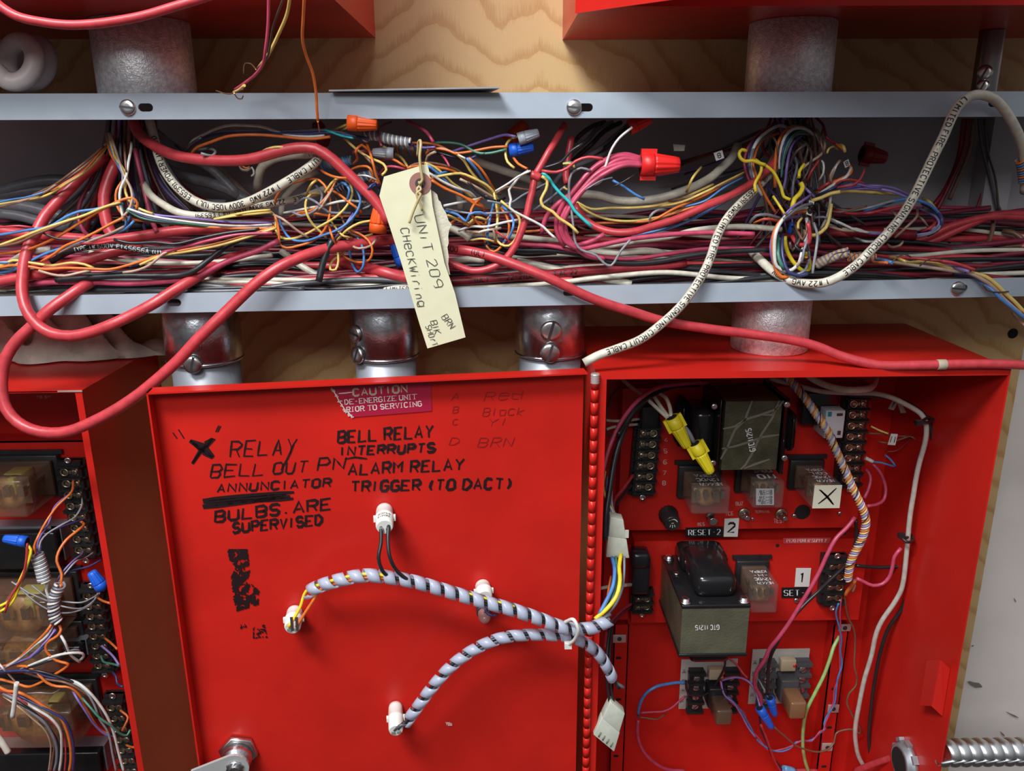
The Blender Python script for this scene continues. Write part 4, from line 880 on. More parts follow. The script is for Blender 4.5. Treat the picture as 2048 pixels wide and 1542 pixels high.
W('red','g','320,1545 500,1472 640,1424 770,1388',[70,100,110],15,'upper thick red cable entering the lock nut'); W('red','g','660,1560 720,1495 775,1455',[85,110],15,'lower thick red cable entering the lock nut'); W('lime','g','610,1560 680,1490 760,1438',[85,108],8,'light green wire between the two red cables at the lock nut')
# ---- spiral wraps over the door
def dd_(px, py, off): return max(-UDf(min(px, 1160), py).y*1000, 203)+off
def PD(reg, s, off):
    pts = PX(reg, s); o = dl([q*1000 for q in off], len(pts)); return [U(x, y, dd_(x, y, 0)/1000+q) for (x, y), q in zip(pts, o)]
WRAPM = mat('frosted_spiral_wrap', (.55,.60,.74), .28, alpha=.66, spec=.6)
def wireP(c, P, wpx, label, name=None, cat='wire', group=None):
    r = wpx/2*mpp(-P[len(P)//2].y); pts = spline(P, max(.004, r)); mb = MB(); mb.tube(pts, r, 10); o = mb.build(name or WNAME, wm(c)); tag(o, label, cat, group); return o
def spiral(P, r, pitch, label, frac=.74, hand=1):
    pts = spline(P, .0015); mb0 = MB(); mb0.tube(pts, r, 3, False); fr = mb0.frames; N = len(fr); cum = [0]
    for a, b in zip(pts, pts[1:]): cum.append(cum[-1]+(b-a).length)
    L = cum[-1]; mb = MB(); M_ = int(L/pitch*26); vs = []; fs = []
    def at(s):
        s = min(max(s, 0), L-1e-7); lo, hi = 0, N-1
        while hi-lo > 1:
            md = (lo+hi)//2
            if cum[md] <= s: lo = md
            else: hi = md
        t = (s-cum[lo])/max(1e-9, cum[hi]-cum[lo]); return fr[lo][0].lerp(fr[hi][0], t), fr[lo][2], fr[lo][3]
    for i in range(M_+1):
        a = 2*pi*i/26*hand; s = L*i/M_
        for e, rr in ((0,r),(frac*.5,r*1.02),(frac,r),(frac,r*.86),(0,r*.86)):
            p, n, b = at(s+e*pitch-.3*pitch); vs.append(p+(n*cos(a)+b*sin(a))*rr)
    for i in range(M_):
        for k in range(5): fs.append((i*5+k, i*5+(k+1)%5, i*5+5+(k+1)%5, i*5+5+k))
    mb.add(vs, fs, 0, True); o = mb.build('spiral_wrap', WRAPM); tag(o, label, 'spiral wrap'); return o
W1 = '612,1186 640,1172 680,1160 730,1151 780,1155 830,1164 880,1178 930,1193 980,1207 1030,1221 1080,1238 1120,1253 1160,1259 1195,1252 1222,1238'
W2 = '812,1446 838,1410 868,1370 905,1330 950,1298 1000,1277 1050,1270 1100,1270 1150,1277 1190,1300 1213,1332 1226,1358'
o1 = [.018,.030,.034,.036,.038,.039,.040,.036,.032,.026]; o2 = [.030,.036,.036,.034,.030,.024,.016,.012]
spiral(PD('P', W1, o1), 16*mpp(.295), .0142, 'long upper translucent spiral wrap crossing the door to the hinge')
spiral(PD('P', W2, o2), 14.5*mpp(.295), .0150, 'lower translucent spiral wrap arching from the lowest lamp holder')
def off(P, dx, dz, dy=0): return [p+V((dx, dy, dz)) for p in P]
w1 = PD('P', W1, o1); w2 = PD('P', W2, o2)
wireP('byellow', [e2+V((-.003,-.002,.002))]+PD('P','600,1215',[.02])+off(w1[:5], 0, .0015), 7, 'bright yellow lead from left lamp holder into the upper wrap')
wireP('orange', [e2+V((.004,-.002,.002))]+PD('P','622,1208',[.024])+off(w1[1:9], .002, -.0025, .001), 7, 'orange lead from left lamp holder into the upper wrap')
wireP('black', [e1+V((-.0035,.002,.002))]+PD('P','762,1085 757,1115',[.036,.042])+PD('P','764,1140',[.042])+off(w1[4:13], 0, .002, -.002), 8, 'left black lead from highest lamp holder into the upper wrap')
wireP('black', [e1+V((.0035,.002,.002))]+PD('P','776,1085 780,1115',[.038,.044])+PD('P','795,1143',[.042])+off(w1[5:15], .001, -.001, -.002), 8, 'right black lead from highest lamp holder into the upper wrap')
wireP('dgrey', off(w1[6:], 0, .004, .002), 8, 'dark grey wire inside the right half of the upper wrap')
wireP('byellow', off(w1[7:10], 0, .0042, 0), 5, 'short yellow wire glimpsed inside the middle of upper wrap')
wireP('black', [e4+V((.002,.001,.0015))]+PD('P','806,1447',[.03])+off(w2, 0, .001)+[w2[-1]+V((.006,-.002,-.010))], 8, 'black lead from the lowest holder along the lower wrap, its end bare')
wireP('dgrey', [e4+V((-.002,.001,0))]+PD('P','803,1450',[.032])+off(w2, .001, -.002)+[w2[-1]+V((.011,-.002,-.009))], 8, 'dark grey lead from the lowest holder along the lower wrap')
wireP('dgrey', PD('P','1025,1222 1000,1220 985,1218 978,1212 972,1224 966,1228',[.026,.02,.018,.016,.014,.012]), 7, 'dark wire from the small bulb into the upper wrap'); wireP('dblue', PD('P','970,1215 974,1226 984,1231 992,1230',[.016,.018,.02,.022]), 6, 'cut blue wire end at the small bulb')
zt_ = PD('P','1130,1244 1148,1240 1156,1258 1150,1278 1136,1290',[.036,.050,.052,.044,.034]); ring('white', zt_, 0, .0017, 'white cable tie joining the two spiral wraps', mt=WHT)
# ================================================================ left cabinet contents
mb = MB(); a = U(-120, 880, .03)
t = thing('mounting_plate', (-.55,-.03,-.6), 'dark red mounting plate inside the left cabinet behind the relays', 'mounting plate')
mb.box(-.78, LX1-.012, -.030, -.0284, -.93, U(100,882,.03).z); mb.box(-.78, LX1-.012, -.030, -.003, U(100,882,.03).z-.0016, U(100,882,.03).z); mb.build('plate', RED, t)
mb = MB(); screw_head(mb, U(52,912,.0305), .005, (0,-1,0), .4); mb.build('screw', [STEEL, DKST], t)
tstrip('l','640,378','770,1082',8,46,46,'uppermost black screw terminal strip inside the left cabinet',False)
tstrip('m','790,45','885,635',8,46,44,'middle terminal strip inside the left cabinet under a blue nut',False)
tstrip('m','985,990','1115,1530',7,46,42,'lowest terminal strip inside the left cabinet at bottom edge',False)
for x0,y0,x1,y1,df,lb in ((-80,962,42,1038,104,'uppermost large smoky relay at left edge with yellow coil tape'),(-60,1204,92,1290,100,'second large smoky relay at left edge behind yellow wires'),(-50,1300,112,1350,92,'black bodied relay at left edge behind the orange loop'),(-40,1425,140,1500,96,'lowest large smoky relay at left edge behind hanging wires')):
    relay(x0,y0,x1,y1,df,32,lb,SMOKE,None,False,True)
for x0,y0,x1,y1,lb in ((-40,1052,108,1140,'dark relay socket with pale bracket below the uppermost smoky relay'),(-40,1280,160,1330,'dark relay socket with pale bracket behind the orange loop'),(-40,1492,196,1560,'dark relay socket with pale bracket at bottom left corner')):
    t = thing('relay_socket', U(x1,y1,.04), lb, 'relay socket'); mb = MB(); fb(mb,x0,y0+14,x1,y1,62,31,.002); mb.build('body', BLKG, t)
    mb = MB(); fb(mb,x0,y0,x1+10,y0+12,50,31); fb(mb,x1+6,y0,x1+12,y1-20,50,31); mb.build('bracket', mat('dull_bracket', (.30,.30,.33), .4, .5), t)
mb = MB(); plane_text(mb,'KRPA 11AY',8,(36,1100),(2,1096),lambda x,y: U(x,y,.1045),1.3); plane_text(mb,'12VDC',7,(30,1108),(4,1106),lambda x,y: U(x,y,.1045),1.2)
nut('blue','l','250,1015','35,985',138,24,'blue wire nut at the far left edge above yellow wires'); nut('blue','l','935,1440','828,1285',150,28,'blue wire nut over the front edge of left cabinet')
W('orange','l','665,455 650,560 520,690 420,830 340,980 310,1060 335,1130',[52,95,125],5,'orange wire from the second terminal into the striped wrap, left cabinet')
W('grey','l','745,620 740,690 680,790 560,860 430,940 370,1010 350,1125',[52,95,125],4,'grey wire arching from the fourth terminal into the striped wrap, left cabinet')
W('dblue','l','795,800 700,830 560,880 450,930 380,1010 365,1125',[52,95,125],4,'dark blue wire from the fifth terminal into the striped wrap, left cabinet')
W('purple','l','660,560 500,690 440,850 370,960 340,1040 345,1125',[55,98,127],4,'purple wire beside the orange one into the striped wrap, left cabinet')
W('orange','l','730,825 762,860 720,900 600,1000 530,1110 515,1190 560,1310 550,1400',[52,100,120],6,'orange wire looping from the sixth terminal, left cabinet')
W('purple','l','755,1095 740,1130 650,1200 560,1300 500,1390',[52,100,120],4,'purple wire from the eighth terminal, left cabinet'); W('grey','l','850,1110 760,1170 680,1200 600,1290 530,1380',[52,100,118],4,'grey wire from the eighth terminal, left cabinet'); W('dblue','l','915,1180 800,1240 640,1280 560,1340 505,1395',[80,100,120],4,'dark blue wire from below the first strip, left cabinet')
W('byellow','P','53,1088 62,1099 56,1125 46,1150 36,1178 28,1199 14,1215 -6,1226',[138,150],6,'right yellow wire falling from the left edge blue nut'); W('byellow','P','51,1090 58,1105 53,1130 40,1160 30,1185 14,1205 -6,1214',[136,146],6,'left yellow wire falling from the left edge blue nut')
W('red','P','54,1086 53,1115 46,1150 30,1180 16,1204 10,1225',[140,152],5,'red wire twisted with yellow below the left edge blue nut'); W('brown','P','56,1088 57,1120 48,1155 24,1186 14,1200 4,1224',[136,144],5,'brown wire twisted with yellow below the left edge blue nut')
S1 = P3('l','335,1125 360,1200 385,1290 405,1375',[128,132]); S2 = P3('m','470,0 500,-40 465,70 455,150 470,230 490,275',[128,130]); S2 = P3('m','515,-50 460,70 458,150 468,230 488,280',[125,130])
for i,c in enumerate(('white','slate')): wrap(c, S1, .0058, 8, .0012, f'{c} wire of the striped wrap in the left cabinet', 'wire', None, 'wound_wire', i*pi); wrap(c, S2, .0052, 6, .0014, f'{c} wire wound around lower bundle in the left cabinet', 'wire', None, 'wound_wire', i*pi)
for i,c in enumerate(('dblue','orange')): wireP(c, off(S1, .001*i, 0), 8, f'{c.replace("dblue","dark blue")} wire inside the striped wrap, left cabinet'); wireP(c, off(S2, .001*i, 0), 7, f'{c.replace("dblue","dark blue")} wire inside the lower wound bundle, left cabinet')
W('white','l','405,1370 430,1380 420,1450 450,1540',[132,130],6,'white wire leaving the striped wrap downward'); 
for s,l in (('140,-60 250,60 400,160 520,195 640,185 780,120 835,25','lowest'),('270,-40 420,70 560,100 700,105 800,60 845,30','uppermost'),('100,-70 240,20 400,90 560,145 700,155 800,90 850,25','middle')): W('grey','m',s,[110,125,100],3.5,f'{l} of three thin grey wires sagging to the middle strip, left cabinet')
LH = 'left cabinet harness'
for c,s,w,l in (('orange','455,265 400,350 280,470 150,590 60,640 -20,660',6,'orange wire fanning left below the wound bundle'),('white','450,300 400,390 300,470 140,600 40,660 -20,680',6,'white wire fanning left below the wound bundle'),('purple','470,330 380,450 280,560 160,610 30,660 -20,670',5,'purple wire fanning left below the wound bundle'),('dblue','480,340 360,500 250,580 100,640 -20,690',5,'dark blue wire fanning left below the wound bundle'),('violet','475,335 400,430 290,540 200,600 100,640',4,'violet wire fanning left below the wound bundle'),
  ('orange','505,300 520,340 490,390 400,450 395,520 480,600 580,630 560,660 430,740 320,800 240,825 150,800 20,765 -20,760',6,'long orange wire with a sharp fold beside the black relay'),('white','500,360 550,440 600,550 680,615',6,'white wire ending at the black relay, left cabinet'),('black','495,355 540,450 590,560 650,610',5,'black wire ending at the black relay, left cabinet'),
  ('white','180,675 330,612 480,558 620,535 700,540 712,568 680,600',6,'white wire looping back over the black relay'),('grey','160,690 320,640 480,570 600,515 660,510 690,540',5,'grey wire looping back over the black relay'),('black','150,690 340,630 500,575 620,550 690,560',5,'black wire looping back over the black relay'),
  ('dblue','-20,700 100,690 250,690 420,740 600,770 740,850 840,960 900,1080',6,'dark blue wire crossing to the lowest strip'),('black','-20,715 120,695 320,690 500,740 650,800 760,880 860,980 930,1100 960,1200',6,'black wire crossing to the lowest strip'),('white','560,760 660,790 740,850 830,950 920,1090 970,1220 1010,1380 1055,1545',6,'white wire hanging to the bottom beside the lowest strip'),('grey','500,760 620,790 720,850 800,970 850,1100 920,1210 960,1400 990,1545',5,'grey wire hanging to the bottom beside the lowest strip'),
  ('orange','150,650 220,650 300,690 400,790 480,820 600,830 680,900 720,980 790,1110 850,1190 930,1235',6,'orange wire curving down to the lowest strip'),('brown','200,700 400,760 560,790 700,860 820,960 880,1100 930,1230 990,1400',5,'brown wire curving down to the lowest strip'),('purple','620,860 660,930 740,1050 800,1140 900,1230 990,1250',5,'purple wire curving down to the lowest strip'),('green','700,920 770,1000 850,1090 950,1160 1020,1220 1080,1240 1110,1190',5,'green wire curving past the lowest strip'),
  ('orange','-20,820 60,860 150,870 280,930 400,1010 510,1080 570,1200 600,1330 605,1450 590,1545',7,'orange wire in the long bend falling to the bottom left'),('white','60,870 170,930 300,1010 430,1090 510,1190 525,1330 520,1450 505,1545',6,'white wire in the long bend falling to the bottom left'),('slate','30,880 150,950 250,1030 370,1120 440,1220 480,1330 480,1460 460,1545',6,'slate wire in the long bend falling to the bottom left'),('brown','20,890 160,960 280,1060 400,1160 460,1290 450,1430 430,1545',5,'brown wire in the long bend falling to the bottom left'),('dblue','60,850 200,920 400,1020 540,1100 610,1240 630,1400 620,1545',6,'dark blue wire in the long bend falling to the bottom left'),('black','40,900 180,970 320,1070 420,1180 500,1330 500,1545',6,'black wire in the long bend falling to the bottom left'),('red','-20,850 80,880 200,950 330,1040 450,1130 540,1250 560,1400 550,1545',4,'red wire in the long bend falling to the bottom left'),('tan','30,905 150,990 270,1090 380,1190 430,1300 430,1420 415,1545',4,'tan wire in the long bend falling to the bottom left'),
  ('white','-20,610 20,660 70,715 140,790',4,'thin white wire leading to the white sleeve, left edge'),('grey','230,880 350,875 450,880 520,840',3,'thin grey wire across the dark relay, left edge')):
    W(c,'m',s,[128,136,132,124,118],w,l)
W('white','m','142,790 130,900 118,1000 105,1085',[150,150],10,'white crimp sleeve dangling at the left edge',name='wire_sleeve',cat='sleeve'); W('cream','m','-40,1230 20,1300 55,1360 70,1385',[150,150],14,'cream plug tip at the bottom left edge',name='plug_tip',cat='plug')
for c,s,l in (('orange','835,70 880,95 935,112','orange wire end at the second terminal of middle strip'),('orange','895,412 950,455 1000,505','orange wire end at the fifth terminal of middle strip'),('violet','865,475 960,560 1015,640','violet wire end at the sixth terminal of middle strip'),('green','860,560 880,610 960,630 1015,645','green wire end at the seventh terminal of middle strip'),('dblue','960,700 990,740 1000,800 1050,825','dark blue wire below the middle strip'),('orange','1025,1025 1090,1085 1070,1140 1040,1200','orange wire loop at the second terminal of lowest strip'),('orange','1075,1320 1110,1335 1140,1340','orange wire end at the fifth terminal of lowest strip')): W(c,'m',s,[54,70],5,l)
# ---- rag on the left cabinet
def rag():
    bm = bmesh.new(); n = 70; m_ = 40; rng = random.Random(11); vs = []
    a = U(-60, 690, .03); x0, x1 = -.56, U(316, 690, .06).x
    for i in range(n+1):
        for j in range(m_+1):
            s = i/n; t = j/m_; x = x0+(x1-x0)*s; y = -.004-.064*t*(1-.35*max(0, s-.45)/.55)
            h = .078*(1-max(0, s-.3)/.7)**.8*math.sin(pi*min(1, t*.86+.14))**.7
            p = V((x*16, y*16, 2.)); f1 = min(1, 1.5*abs(noise.noise(V((x*19+y*34, y*16-x*4, 1))))); f2 = min(.7, 1.3*abs(noise.noise(V((x*30-y*46, y*24, 5)))))
            z = LZT+.002+h*(1-.95*f1*1.3)+.034*f2*(h/.078)+.004*noise.noise(V((x*90, y*90, 3)))*(h/.078)
            if t > .93 or t < .02 or s > .985: z = LZT+.0015
            y += .020*noise.noise(V((x*26, 7, t*1.5)))*t-.010*f1*t; vs.append(bm.verts.new((x, y, z)))
    for i in range(n):
        for j in range(m_): bm.faces.new((vs[i*(m_+1)+j], vs[(i+1)*(m_+1)+j], vs[(i+1)*(m_+1)+j+1], vs[i*(m_+1)+j+1]))
    mb = MB(); mb.frombm(bm, 0, True)
    tag(mb.build('rag', mat('dirty_cotton', (.62,.53,.45), .9, var=.3, scale=38, bump=.25, bscale=600)), 'crumpled dirty beige rag lying on the left red cabinet', 'rag')
rag()
plane = MB(); plane_text(plane, 'TB SM', 5, (73,797), (100,796), lambda x, y: U(x, y, LD/1000+.0) if False else U(x, y, .0305), 1.2)
plane.build('screen_print', MATS['pale_print'], lc)
# ================================================================ wires in and over the trough
CN = dict(dblue='dark blue', byellow='bright yellow', dred='dark red', dgrey='dark grey', lblue='light blue', dbrown='dark brown')
def T_(place, d, w, *items, jit=0):
    """several wires of one place: items are 'colour|region|points[|width[|depths]]'"""
    for k, it in enumerate(items):
        q = it.split('|'); c, reg, s = q[:3]; ww = float(q[3]) if len(q) > 3 and q[3] else w
        dd = [float(x) for x in q[4].split(',')] if len(q) > 4 else ([x+(k%5)*2.2 for x in d] if isinstance(d, list) else d+(k%5)*2.2)
        nm = CN.get(c, c); wire(c, reg, s, dd, ww, f'thin {nm} wire {place}', group=f'{nm} wires {place}')
def C_(c, reg, s, d, w, label, name='cable', **k): return wire(c, reg, s, d, w, label, name, 'cable', **k)
WNAME = 'wire'
# ---- thick cables, left
C_('red','P','265,238 277,267 308,291 342,308 376,316 427,321 479,321 513,316 554,304 595,296 632,298 663,317 690,342 718,369 745,396 764,421 778,446',[120,150,165,170,172,176],20,'thick red cable from upper left conduit arching right to the paper tag')
C_('red','P','212,312 171,345 137,379 109,410 89,434 74,462 58,492 50,520 46,548 44,575 47,600 56,625 78,652 104,667 143,672 182,664 221,650 260,632 311,605 345,583 384,560 415,541 450,522 490,508',[115,140,160,175,188,200,205,202,190,168,110],21,'thick red cable drooping over lower lip in a small loop, far left')
C_('red','P','186,562 166,573 135,594 101,618 67,650 34,681 13,713 4,751 4,785 13,818 34,843 63,859 101,866 139,862 180,846 225,823 270,794 315,758 360,717 393,681 427,648 460,616 513,566 554,537 595,517 635,503 672,494 710,488 750,482 800,478',[168,192,205,215,222,222,216,206,192,168,150],22,'thick red cable hanging lowest in a long loop over the left cabinet')
C_('red','A','690,930 640,1040 610,1150 615,1250 640,1345 690,1420',[115,130,140],22,'short thick red cable bowing down from the upper left conduit')
C_('pink','A','790,870 830,1050 860,1180 890,1290 918,1360',[118,150],9,'pink cable dropping straight beside the cream cables, upper left')
C_('maroon','A','575,960 520,1080 470,1180 458,1270 490,1350 525,1385',[110,150],8,'dark red thin cable curving down left of the short thick red one')
C_('red','B','-80,600 0,620 200,650 450,672 700,690 900,690 1050,672 1300,632 1600,605 1900,596 2100,600',[140,146,142],20,'upper horizontal thick red cable with worn print, left half of trough')
C_('red','B','-80,1040 0,1015 150,985 300,955 420,920 600,868 800,805 950,770 1100,760',[176,168,150],21,'thick red cable slanting up from the left edge low in trough')
C_('pink','B','215,1032 400,1020 700,1020 1000,1030 1300,1010 1500,985 1650,910 1800,840 2005,770 2150,700',[168,174,166],11,'long pink cable running just above lower lip, left half')
o,p_,r_ = C_('black','B','400,860 500,800 620,760 750,742 900,742 1050,765 1200,788 1340,790',[160,172,160],11,'black cable with white printed letters, left part of the trough')
cable_print(o,p_,r_,'TYPE TW 600V E145656A (U)',.25,.75,mat('pale_cable_print',(.5,.5,.5),.6))
C_('black','P','112,560 156,557 233,552 311,552 363,550 389,541 420,518 454,492 488,476 520,466 546,460',[174,178,160],11,'smooth black cable rising to the right above lower lip')
C_('cream','B','80,870 150,825 200,800 300,775 400,766',[165],12,'short cream cable stub left of the printed black cable')
C_('cream','B','690,790 850,828 1000,858 1200,872 1400,875 1600,866 1800,850 2100,810',[150],9,'thin cream cable under the printed black cable')
for s,w,l in (('850,900 930,960 1040,1020 1150,1052 1260,1080 1380,1130 1470,1190',20,'uppermost smooth'),('840,985 900,1070 980,1130 1060,1168 1180,1192 1330,1200',20,'middle smooth'),('900,770 1000,850 1100,920 1230,980 1330,1075 1400,1150',18,'rearmost'),('830,1120 870,1200 930,1270 1000,1330',18,'lowest steep')): C_('grey','A',s,[60,70],w,f'{l} grey cable sweeping right from the upper left conduit')
C_('tan','A','1150,920 1250,965 1340,1050 1440,1140 1500,1200',[50],14,'dusty tan cable behind the long red arch, left of centre')
for c,s,w,l in (('grey','-30,1188 120,1200 250,1230 400,1280 500,1340',22,'upper pale grey cable at left edge of the trough'),('grey','-30,1245 100,1258 260,1300 420,1335',21,'lower pale grey cable at left edge of the trough'),('dgrey','-30,1130 150,1080 300,1055 450,1070 620,1105',22,'upper dark grey cable bulging at left edge of the trough'),('dgrey','-30,1150 150,1120 350,1110 570,1140',20,'lower dark grey cable bulging at left edge of the trough')): C_(c,'A',s,[60,50],w,l)
o,p_,r_ = C_('cream','A','870,690 900,800 930,920 970,1010 1040,1100 1130,1170 1230,1207 1330,1212 1450,1182 1560,1130 1680,1062 1800,985 1862,930 1850,905 1790,902 1700,908 1600,930 1535,975 1512,1040 1505,1110',[118,140,155,165,160,120,95],16.5,'printed cream cable making a wide loop left of centre')
cable_print(o,p_,r_,'CIRCUIT CABLE * 1 #22 AWG   300V 105C (UL)   E65391 POWER LIMITED',.70,.54,flip=True)
o,p_,r_ = C_('cream','A','840,1075 880,1140 960,1200 1050,1245 1150,1262 1300,1252 1450,1222 1600,1190 1750,1160 1920,1100',[125,150,150,120],14,'lower printed cream cable under the wide cream loop')
cable_print(o,p_,r_,'CABLE * 22 AWG 300V 105C (UL) E65391',.9,.54,flip=True)
C_('cream','C','1050,515 950,580 840,675 795,740 782,840',[100,90],12,'short cream cable crossing down behind the wide cream loop')
o,p_,r_ = C_('cream','C','780,1110 860,1170 930,1220 1050,1290 1150,1320 1300,1360 1500,1382 1720,1385',[130,165],13,'cream printed cable low against the lower lip left of the tag'); cable_print(o,p_,r_,'E65391 POWER LIMITED',.55,.6)
C_('red','C','1020,1120 1130,1160 1250,1195 1400,1230 1550,1270 1700,1305 1800,1310',[70,130,160,160],21,'thick red cable with dark scrape passing under the tag')
# ---- thick cables, centre and right
C_('red','D','1210,178 1150,285 1090,385 1030,490 990,555',[150,166,170],13,'red cable sleeve cut off at an angle, pointing up right of centre')
C_('red','D','985,560 975,650 950,750 930,850 890,970 840,1080 760,1180 650,1240 530,1253 430,1220 330,1175',[172,178,182,176],13.5,'red cable curving down from the pinched joint to the paper tag')
C_('red','D','960,548 1000,560 1030,572',[174],16,'pinched joint knuckle of the cut red cable',name='cable_joint')
C_('red','D','1258,272 1240,380 1225,480 1218,560 1228,615',[140,150],13,'short upright red cable stub behind the cut one')
o,p_,r_ = C_('red','P','880,493 898,497 936,502 977,511 1007,521 1045,535 1086,551 1127,570 1168,590 1209,606 1263,623 1325,642 1413,657 1501,668 1588,681 1632,692 1676,710 1720,723 1764,731 1808,731 1895,729 1983,728 2070,731',[160,176,187,194,192,186,180,184,196,202,202],19,'long thick red cable crossing over lower lip and along the open cabinet top')
cable_print(o,p_,r_,'400      (UL)',.02,.5)
mb = MB(); q = onx(1878, 730, 1) if False else None
i0 = min(range(len(p_)), key=lambda i: abs(p_[i].x-U(1878,730,.202).x)); t_ = (p_[i0+1]-p_[i0-1]).normalized(); mb.lathe(p_[i0]-t_*.004, t_, [(0,r_*1.06),(.0002,r_*1.1),(.0078,r_*1.1),(.008,r_*1.06)], 24); bd = thing('cable_band', p_[i0], 'small beige band wrapped on the long red cable at right', 'band'); mb.build('band', mat('beige_band',(.40,.34,.25),.6), bd)
o,p_,r_ = C_('dred','D','330,1332 500,1325 700,1310 900,1295 1100,1280 1300,1260 1600,1240 1900,1225 2100,1200',[165,155],18,'thick dark red cable low beside the lower lip right of the tag'); cable_print(o,p_,r_,'(UL)        22-2(UL) FX-T AC 22',.12,.5)
C_('red','P','1150,410 1163,432 1190,453 1225,464 1263,464 1304,453 1355,437 1410,413 1453,395 1505,365 1540,335 1565,300',[150,168,160,130],14,'bright red cable sagging between the pink bundle and right conduit')
C_('cream','D','1310,690 1450,700 1600,738 1750,742 1900,722 2019,690 2150,640 2280,570 2360,500 2440,420 2480,330',[110,120,90],16,'dusty cream cable rising to right conduit above the red sag')
C_('cream','D','500,420 620,470 760,520 880,560 960,590 1045,640',[80,70],15,'dirty cream cable slanting down behind the pinched red joint'); C_('cream','D','425,660 440,720 445,800',[60],14,'short upright cream cable behind the torn tag edge')
C_('cream','D','320,925 400,950 480,990 512,1022',[150],15,'cream cable end sticking out right of the tag')
C_('cream','D','370,1185 500,1170 620,1180',[150],13,'cream printed cable peeking out right of the tag'); C_('cream','D','860,1185 1000,1210 1200,1255 1400,1300 1700,1350',[140,160],14,'cream cable passing under the long red one toward the lower lip')
C_('cream','D','1200,1090 1390,1112 1600,1122 1800,1108 1960,1125 2150,1120',[110,150,150,110],13,'straight cream cable below the bent grey wire'); C_('cream','D','1440,1085 1600,1062 1750,1035 2000,1000 2150,960 2500,930 2800,950',[140],11,'cream cable with faint print rising right of the pink bundle'); C_('cream','D','500,985 630,990 800,1000 1000,1020 1100,1030 1250,1040',[80,110,80],11,'pale cable behind the right hand wire loops')
C_('black','D','620,1060 850,1100 1100,1105 1300,1130 1500,1180 1700,1200 1900,1185 2150,1140 2450,1110 2700,1100',[160],10,'long black cable sagging above lower lip right of centre'); C_('black','D','620,1045 700,1080 900,1130 1150,1120',[150],9,'black cable behind the curved red cable')
C_('pink','D','680,1040 900,1060 1100,1072 1300,1112 1500,1152 1700,1166 2019,1122 2250,1095 2600,1090',[163,163,150],8,'long pink cable along the black sagging one')
o,p_,r_ = C_('cream','E','550,960 600,1010 680,1080 760,1122 850,1142 950,1138 1030,1108 1130,1040 1220,950 1300,868 1380,770 1450,655 1500,555 1560,430 1610,330 1650,235 1690,165 1750,118 1810,108 1880,130 1940,190 1990,270 2030,360 2050,450 2055,560 2052,640',[130,175,192,196,198,200,202,202,200,190,170,150],17.5,'big printed cream cable rising in an arch over upper lip at far right')
cable_print(o,p_,r_,'LIMITED FIRE-PROTECTIVE SIGNALING-CIRCUIT CABLE    * 1 #22 AWG  300V',.655,.54,flip=True)
o,p_,r_ = C_('cream','P','1552,335 1534,354 1505,384 1475,413 1453,439 1435,471 1421,515 1406,548 1388,577 1366,607 1337,636 1281,679 1238,696 1194,712 1168,726',[110,150,175,188,196,200,202],17,'printed cream cable running down over lower lip to the red door hinge')
cable_print(o,p_,r_,'(8L)     E65391 POWER LIMITED FIRE-PROTECTIVE SIGNALING-CIRCUIT CABLE',.10,.54)
for s,c,w,l in (('-50,440 300,432 600,440 930,468','dred',20,'thick dark red cable with stripped end, right part of trough'),('650,530 850,540 1050,490 1250,390 1450,325 1700,275 2100,282','red',14,'lower of two red cables rising to the right edge'),('700,592 900,580 1100,530 1300,440 1500,350 1750,255 2100,250','red',14,'upper of two red cables rising to the right edge'),('850,660 1000,652 1200,682 1400,690 1600,640 1800,600 2100,565','brown',9,'long dusty brown cable under the two rising red cables'),('1730,280 1725,400 1685,530 1600,612','brown',8,'brown cable hanging at the dark divider'),('1830,420 1950,445 2080,550','brown',10,'brown cable curving down at far right edge'),('1640,830 1800,760 1950,650 2100,530','red',20,'thick pink red cable slanting up at bottom right corner of trough'),('1000,840 1400,852 1700,822 1900,762 2100,610','dred',17,'dark red cable beneath the slanting one, bottom right of trough')): C_(c,'H',s,[80,95],w,l)
# ---- wires fanning out of the upper left conduit
T_('fanning left out of the upper left conduit',[120,150,140],4.6,'orange|B|835,-40 760,40 650,160 500,255 350,345 200,380 100,410 -40,445','yellow|B|830,-40 770,50 660,165 510,262 360,350 220,382 120,400 -40,425','tan|B|830,-60 740,30 640,130 480,235 340,325 200,385 0,435','blue|B|560,200 470,250 350,320 200,365 100,380 -40,410|3.6','brown|B|800,-30 700,60 560,170 420,270 250,350')
T_('twisting straight down below the upper left conduit',[122,158,164,166],5,'orange|B|820,-130 850,20 930,150 965,205 930,260 900,310 893,380 908,440 940,490 1010,530 1200,555 1500,588 1800,604 2100,604','blue|B|830,-130 870,20 950,190 1000,270 1030,340 1030,430 1000,520 960,600','yellow|B|840,-130 880,40 940,130 980,220 962,290 1000,395 1090,460 1180,492','white|B|1015,-60 1010,0 990,100 975,200 930,300 925,400 955,545|5','tan|B|850,-130 910,60 960,200 1010,300 1020,380 990,470 940,520','slate|B|930,-60 930,60 945,240 920,330 940,440 985,600|4','brown|B|960,-60 965,60 975,170|4','dblue|B|1000,260 1035,350 1045,440 1100,490')
